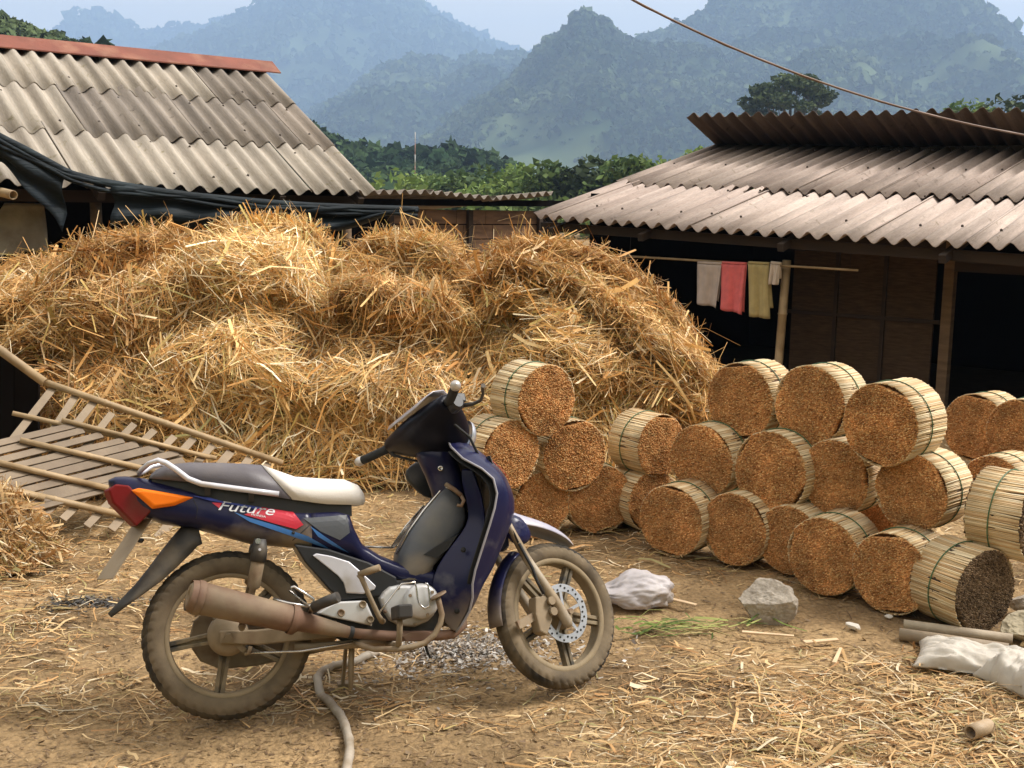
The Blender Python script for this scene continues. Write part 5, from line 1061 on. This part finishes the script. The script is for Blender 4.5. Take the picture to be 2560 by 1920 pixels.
sym(lambda b, s: b.tube([(.716, s*.20, 1.027), (.700, s*.25, 1.024), (.668, s*.325, 1.022), (.655, s*.352, 1.021)], [.017, .0175, .0175, .017], 14), 'grip', m_rub, xf=HB)
sym(lambda b, s: b.lathe([(.0165, 0), (.019, .006), (.019, .020), (.014, .030), (.001, .034)], (.655, s*.352, 1.021), (-.43, s*.9, -.02), 14), 'bar_end', mat('bar_end_alloy', (.62, .58, .55), .35, metal=.4), xf=HB)
sym(lambda b, s: b.loft([[(.735+q*.032*math.cos(a), s*y, 1.02+q*.032*math.sin(a)) for a in np.linspace(0, 6.2832, 14, endpoint=False)] for y, q in ((.19, .9), (.205, 1.05), (.235, 1.0), (.245, .7))], smooth=False), 'switch_housing', m_blk, xf=HB)
MB().tube([(.765, -.225, 1.012), (.80, -.245, 1.012), (.815, -.275, 1.014), (.80, -.315, 1.020), (.775, -.352, 1.026), (.768, -.368, 1.028)], [.009, .007, .006, .006, .0065, .009], 10).build('brake_lever', m_blkd, bike, xf=HB)
mb = MB(); mb.box((.775, -.185, 1.055), (.05, .05, .035)); mb.build('brake_reservoir', m_blk, bike, xf=HB, bevel=.005)
MB().tube([(.76, -.16, .985), (.83, -.15, .94), (.89, -.11, .88), (.92, -.08, .80)], .005, 8).build('brake_cable', m_rub, bike, xf=ST); MB().tube([(.69, .20, .985), (.70, .18, .955), (.74, .13, .925), (.80, .08, .90)], .005, 8).build('throttle_cable', m_rub, bike, xf=ST)
# ---- little wire basket on the far side of the tunnel
wr_ = [[(.618+.010*k, .115+.028*k, .575), (.680+.010*k, .12+.028*k, .655), (.752+.010*k, .125+.028*k, .728)] for k in range(4)]; mb = MB()
for w_ in wr_: mb.tube(w_, .0032, 6)
mb.tube([w_[0] for w_ in wr_], .0038, 6); mb.tube([w_[2] for w_ in wr_], .0038, 6); mb.tube([(.50, .13, .585), (.62, .115, .574), (.66, .21, .574)], .0045, 6); mb.build('wire_basket', m_chr, bike)

# ---- seams, screws and rods
def seam(pts, y=None, r_=.0016):
    P = []
    for a, b in pts: x, z = LC('z1', a, b, -.12); P.append((x, -(float(hw_at(x, z))+.0008), z))
    MB().tube(P, r_, 5).build('panel_seam', m_rub, bike)
seam([(1195, 478), (1150, 520), (1105, 560), (1075, 598)]); seam([(560, 305), (640, 318), (780, 340), (930, 358), (1100, 378)]); seam([(545, 332), (570, 380), (560, 440), (545, 495)])
for a, b in ((1062, 392), (905, 575), (1105, 520)):
    x, z = LC('z1', a, b, -.12); MB().lathe([(.006, 0), (.006, -.003), (.001, -.004)], (x, -float(hw_at(x, z)), z), (0, 1, 0), 10).build('panel_screw', m_rub, bike)
MB().tube([(.45, -.112, .250), (.25, -.114, .232), (.06, -.095, .238)], .0045, 8).build('brake_rod', m_chr, bike)
MB().tube([(.075, -.10, .262), (.068, -.098, .240), (.055, -.09, .235)], .007, 8).build('brake_arm', m_mudm, bike)
for x, z in ((.548, .352), (.572, .322), (.655, .300), (.722, .420), (.60, .432)): MB().lathe([(.0062, 0), (.0062, -.006), (.001, -.007)], (x, -.141, z), (0, 1, 0), 8).build('cover_screw', m_mudm, bike)
MB().lathe([(.011, 0), (.011, -.005), (.004, -.005), (.004, -.002), (.001, -.002)], (.790, -.070, .862), (0, 1, 0), 14).build('ignition_lock', m_chr, bike)
MB().tube([(.108, -.138, .628), (.108, -.172, .628)], .010, 10).build('shock_bolt', m_chr, bike); MB().tube([(.045, -.12, .33), (.045, -.152, .33)], .011, 10).build('shock_bolt', m_mudm, bike); MB().tube([(0, -.10, .3), (0, -.145, .3)], .014, 6).build('axle_nut', m_mudm, bike)
MB().beam((.20, -.155, .352), (.235, -.155, .31), .022, .006, up=(0, 1, 0)).build('muffler_bracket', m_mudm, bike)
MB().tube([(.93, -.06, .86), (.98, -.085, .76), (1.0, -.09, .64), (1.03, -.095, .55)], .0042, 6).build('speedometer_cable', m_rub, bike, xf=ST)
# ================================================================ odds and ends on the yard
def lump(name, c, size, seed, m, label, cat, group=None, sharp=.35, sub=5, squash=.0, fr=1.6):
    b = bmesh.new(); bmesh.ops.create_icosphere(b, subdivisions=sub, radius=1); P = np.array([v.co[:] for v in b.verts])
    r = np.random.default_rng(seed); dirs = r.normal(size=(16, 3)); dirs /= np.linalg.norm(dirs, axis=1)[:, None]; lim = r.uniform(1-sharp*1.5, 1.0, 16)
    for d, l in zip(dirs, lim):                   # flat broken facets
        k = P@d; over = np.maximum(k-l, 0); P -= over[:, None]*d
    P += (P/np.linalg.norm(P, axis=1)[:, None])*(.10*fbm(P*fr*2+seed, 4)+.035*fbm(P*8+seed, 4))[:, None]
    P *= np.array(size)/2; P[:, 2] = np.maximum(P[:, 2], -size[2]*.38); P[:, 2] += size[2]*.36
    for v, q in zip(b.verts, P): v.co = q
    me = bpy.data.meshes.new(name); b.to_mesh(me); b.free(); me.polygons.foreach_set('use_smooth', np.zeros(len(me.polygons), bool))
    o = link(name, me, m, None, (c[0], c[1], max(0., float(ground_h(np.array(c[0]), np.array(c[1]))))+squash)); o.rotation_euler.z = r.uniform(0, 6)
    return props(o, label, cat, group)
m_rock = mat('limestone', (.42, .37, .31), .9, var=.25, scale=9, base2=(.25, .21, .165), mask=(.45, .65), mscale=6, bump=.6, bscale=45, bdist=.01, fine=.15)
m_rock2 = mat('buff_stone', (.42, .36, .25), .9, var=.2, scale=7, bump=.5, bscale=30, bdist=.01)
p = on_z(1906, 1545); r0 = lump('rock', p, (.33, .24, .235), 5, m_rock, 'big pale angular rock lying in front of the long bundle stack', 'rock', sharp=.42, squash=-.02); r0.rotation_euler.z = .3
p = on_z(2545, 1540); lump('stone', p+np.array([.05, .0, 0]), (.20, .22, .15), 9, m_rock, 'grey stone beside the dark-ended bundle at the right edge', 'stone', 'stones by the sack')
p = on_z(2545, 1590); lump('stone', p+np.array([.08, .0, 0]), (.40, .24, .13), 12, m_rock2, 'flat buff stone behind the white sack at the right edge', 'stone', 'stones by the sack')
for i, (x, y, s, lb) in enumerate([(2132, 1572, .055, 'small white stone chip right of the big rock'), (2222, 1545, .03, 'tiny pebble by the pale-sided near bundle')]):
    lump('pebble', on_z(x, y), (s*1.4, s, s*.7), 30+i, mat('white_chip', (.62, .58, .52), .8, var=.1), lb, 'pebble', sub=2)
# crumpled plastic sacks
m_bag = mat('white_plastic', (.60, .56, .57), .5, var=.15, scale=6, base2=(.46, .41, .37), mask=(.5, .7), mscale=9, bump=.2, bscale=9, bdist=.03, trans=.3)
m_sack = mat('woven_plastic_sack', (.60, .55, .48), .6, var=.14, scale=8, base2=(.44, .39, .32), mask=(.5, .7), mscale=6, bump=.25, bscale=14, bdist=.02, trans=.2, fine=.08)
def crumple(name, c, size, seed, m, label, cat, rotz=0., lumps=None, group=None):
    b = bmesh.new(); bmesh.ops.create_icosphere(b, subdivisions=5, radius=1); P = np.array([v.co[:] for v in b.verts])
    n = fbm(P*1.4+seed, 3); rid = 1-np.abs(fbm(P*2.3+seed+4, 3))*2.4; rid2 = 1-np.abs(fbm(P*5+seed+9, 2))*2.2
    rid3 = 1-np.abs(fbm(P*11+seed+2, 2))*2.2
    P = P*(1+.26*n+.17*rid+.045*rid2+.012*rid3)[:, None]*np.array(size)/2
    if lumps: 
        for (cx, sx, hz_) in lumps: P[:, 2] *= 1+(hz_-1)*np.exp(-((P[:, 0]/(size[0]/2)-cx)/sx)**2)
    P[:, 2] = np.where(P[:, 2] < -size[2]*.3, -size[2]*.3+.02*n*size[2], P[:, 2])+size[2]*.29
    for v, q in zip(b.verts, P): v.co = q
    me = bpy.data.meshes.new(name); b.to_mesh(me); b.free(); me.polygons.foreach_set('use_smooth', np.ones(len(me.polygons), bool))
    o = link(name, me, m, None, (c[0], c[1], .0)); o.rotation_euler.z = rotz; return props(o, label, cat, group)
p = on_z(1585, 1512); crumple('plastic_bag', p+np.array([-.0, .04, 0]), (.36, .20, .155), 3, m_bag, 'crumpled white plastic bag on the ground behind the front wheel', 'bag', .1, [(-.75, .45, .45), (.35, .5, 1.15)])
def pillow(name, c, size, seed, m, label, cat, rotz=0., group=None):
    n = 46; U, Vv = np.meshgrid(np.linspace(-1, 1, n), np.linspace(-1, 1, n)); e = (1-np.abs(U)**2.6)*(1-np.abs(Vv)**2.2); e = np.clip(e, 0, 1)**.55
    X = U*(1-.10*(1-Vv**2)*np.abs(U)**3)*size[0]/2; Y = Vv*(1-.16*(1-U**2)*np.abs(Vv)**3)*size[1]/2
    n1 = fbm(np.stack([U*1.3+seed, Vv*1.3, U*0], -1), 3); r1 = 1-np.abs(fbm(np.stack([U*1.6+seed, Vv*4.2, U*0+3], -1), 3))*2.6; r2 = 1-np.abs(fbm(np.stack([U*5+Vv*3, Vv*9+seed, U*0+7], -1), 2))*2.2
    top = size[2]*e*(.62+.5*n1)+size[2]*(.16*r1+.045*r2)*(.35+e)+.012; bot = .004+.006*np.abs(n1)
    X = X+.03*size[0]*n1; Y = Y+.04*size[1]*r1*(1-e)
    V = np.concatenate([np.stack([X, Y, np.maximum(top, .012)], -1).reshape(-1, 3), np.stack([X*.99, Y*.99, bot*np.ones_like(X)], -1).reshape(-1, 3)]); ii = np.arange(n*n).reshape(n, n)
    q = np.stack([ii[:-1, :-1], ii[:-1, 1:], ii[1:, 1:], ii[1:, :-1]], -1).reshape(-1, 4); bd = np.concatenate([ii[0, :], ii[1:, -1], ii[-1, -2::-1], ii[-2:0:-1, 0]]); b2 = np.roll(bd, -1)
    Q = np.concatenate([q, q[:, ::-1]+n*n, np.stack([bd, bd+n*n, b2+n*n, b2], -1)]); me = big_mesh(name, V, Q, smooth=True); bmfix(me)
    o = link(name, me, m, None, (c[0], c[1], 0)); o.rotation_euler.z = rotz; return props(o, label, cat, group)
p = on_z(2470, 1688); pillow('sack', p+np.array([0, .10, 0]), (.50, .30, .11), 8, m_sack, 'flattened off-white woven sack at the right edge', 'sack', -.42, 'sacks at the right edge')
p = on_z(2590, 1735); pillow('sack', p+np.array([.03, .10, 0]), (.34, .28, .16), 14, m_sack, 'second greyish sack cut off by the right edge, nearer than the flattened one', 'sack', .5, 'sacks at the right edge')
# bamboo poles and a stub
a, b = on_z(2247, 1600), on_z(2520, 1640); t = empty('bamboo_pole', tuple(a), 'weathered bamboo pole on the ground in front of the dark-ended bundle, the nearer of two', 'pole', 'bamboo poles on the ground'); mb = MB(); bamboo_pole(mb, np.array([0, 0, .028]), b-a+np.array([0, 0, .028]), .027, .28, 12); mb.build('culm', mat('grey_bamboo', (.30, .235, .16), .7, var=.25, scale=8, base2=(.2, .15, .1), bump=.2), t)
a, b = on_z(2258, 1575), on_z(2530, 1612); t = empty('bamboo_pole', tuple(a), 'paler bamboo pole on the ground in front of the dark-ended bundle, the farther of two', 'pole', 'bamboo poles on the ground'); mb = MB(); bamboo_pole(mb, np.array([0, 0, .026]), b-a+np.array([0, 0, .026]), .023, .25, 12); mb.build('culm', mat('pale_bamboo', (.45, .375, .27), .7, var=.2, scale=8, base2=(.3, .24, .17), bump=.2), t)
a, b = on_z(2425, 1850), on_z(2500, 1822); d = unit(b-a); mb = MB(); c0 = a+np.array([0, 0, .028])
mb.lathe([(.020, 0), (.026, 0), (.0265, .04), (.0275, .044), (.026, .05), (.0262, .105), (.020, .105), (.020, .0)], c0, d, 20); o = mb.build('bamboo_stub', mat('tan_bamboo', (.40, .29, .18), .6, var=.2, scale=10, bump=.2)); props(o, 'short hollow bamboo stub lying in the straw at lower right', 'bamboo')
# grey plastic pipe
pp = [(1010, 1585), (930, 1625), (868, 1650), (830, 1655), (803, 1668), (792, 1690), (800, 1722), (825, 1752), (848, 1775), (862, 1802), (872, 1835), (874, 1870), (868, 1905), (862, 1945), (856, 2000), (850, 2080)]
P = np.array([on_z(a, b, .018) for a, b in pp]); P = resamp(P, 60); P[:, 2] = .020+ground_h(P[:, 0], P[:, 1])+.004*np.sin(np.arange(60))
mb = MB(); mb.tube(P, [.0165+.001*math.sin(i*1.7) for i in range(60)], 12); props(mb.build('pipe', mat('muddy_grey_pipe', (.36, .31, .25), .65, var=.2, scale=10, base2=(.24, .185, .125), mask=(.45, .6), mscale=7, bump=.2, bscale=30)), 'muddy grey plastic pipe snaking out from under the motorcycle', 'pipe')
# split bamboo offcuts
m_off = mat('fresh_offcut', (.62, .45, .28), .6, var=.15, scale=20)
for i, (x0, y0, x1, y1, wd, lb) in enumerate([(1855, 1580, 1985, 1590, .022, 'tan split offcut lying just in front of the big rock'), (2010, 1606, 2095, 1598, .03, 'pinkish offcut on the bare earth right of the big rock'), (2085, 1658, 2102, 1620, .018, 'short offcut sticking up right of the pinkish one'), (1645, 1490, 1740, 1512, .03, 'pale offcut beside the white plastic bag')]):
    a, b = on_z(x0, y0, .012), on_z(x1, y1, .016); mb = MB(); mb.beam(a, b, wd, .010, taper=.7); props(mb.build('offcut', m_off, bevel=.002), lb, 'offcut', 'split bamboo offcuts')
# green leaves trodden into the straw
r = np.random.default_rng(88); n = 70; c = np.array([on_z(r.normal(1700, 95), r.normal(1572, 14)) for _ in range(n)]); th = r.normal(0, .5, n)
V, Qs, C = strands(c+np.array([0, 0, .016]), np.stack([np.cos(th), np.sin(th), r.normal(.05, .1, n)], -1), np.stack([r.normal(0, .3, n), r.normal(0, .3, n), np.ones(n)], -1), r.uniform(.05, .2, n), np.full(n, .008)*np.exp(r.normal(0, .4, n)), np.array([(.16, .22, .05), (.40, .42, .14), (.10, .15, .04), (.40, .32, .14)])[r.integers(0, 4, n)], .08, 5)
props(link('green_leaves', big_mesh('green_leaves', V, Qs, C), m_leaf), 'trampled green leaves between the front wheel and the rock', 'leaves', kind='stuff')
# overhead cable
A, B, C3 = at_y(1560, -12, 8.6), at_y(2080, 215, 9.4), at_y(2575, 340, 10.2); T = np.linspace(-.9, 1.9, 60)[:, None]
P = A*((T-.5)*(T-1)/.5)+B*(T*(T-1)/(-.25))+C3*(T*(T-.5)/.5)
mb = MB(); mb.tube(P, .0085, 6); mb.tube(P+np.stack([np.zeros(60), np.zeros(60)+.004, .006*np.sin(np.arange(60)*1.5)], -1), .006, 5)
props(mb.build('cable', mat('cable_sheath', (.16, .10, .07), .6)), 'thin brown cable slanting down across the sky over the right roof', 'cable')
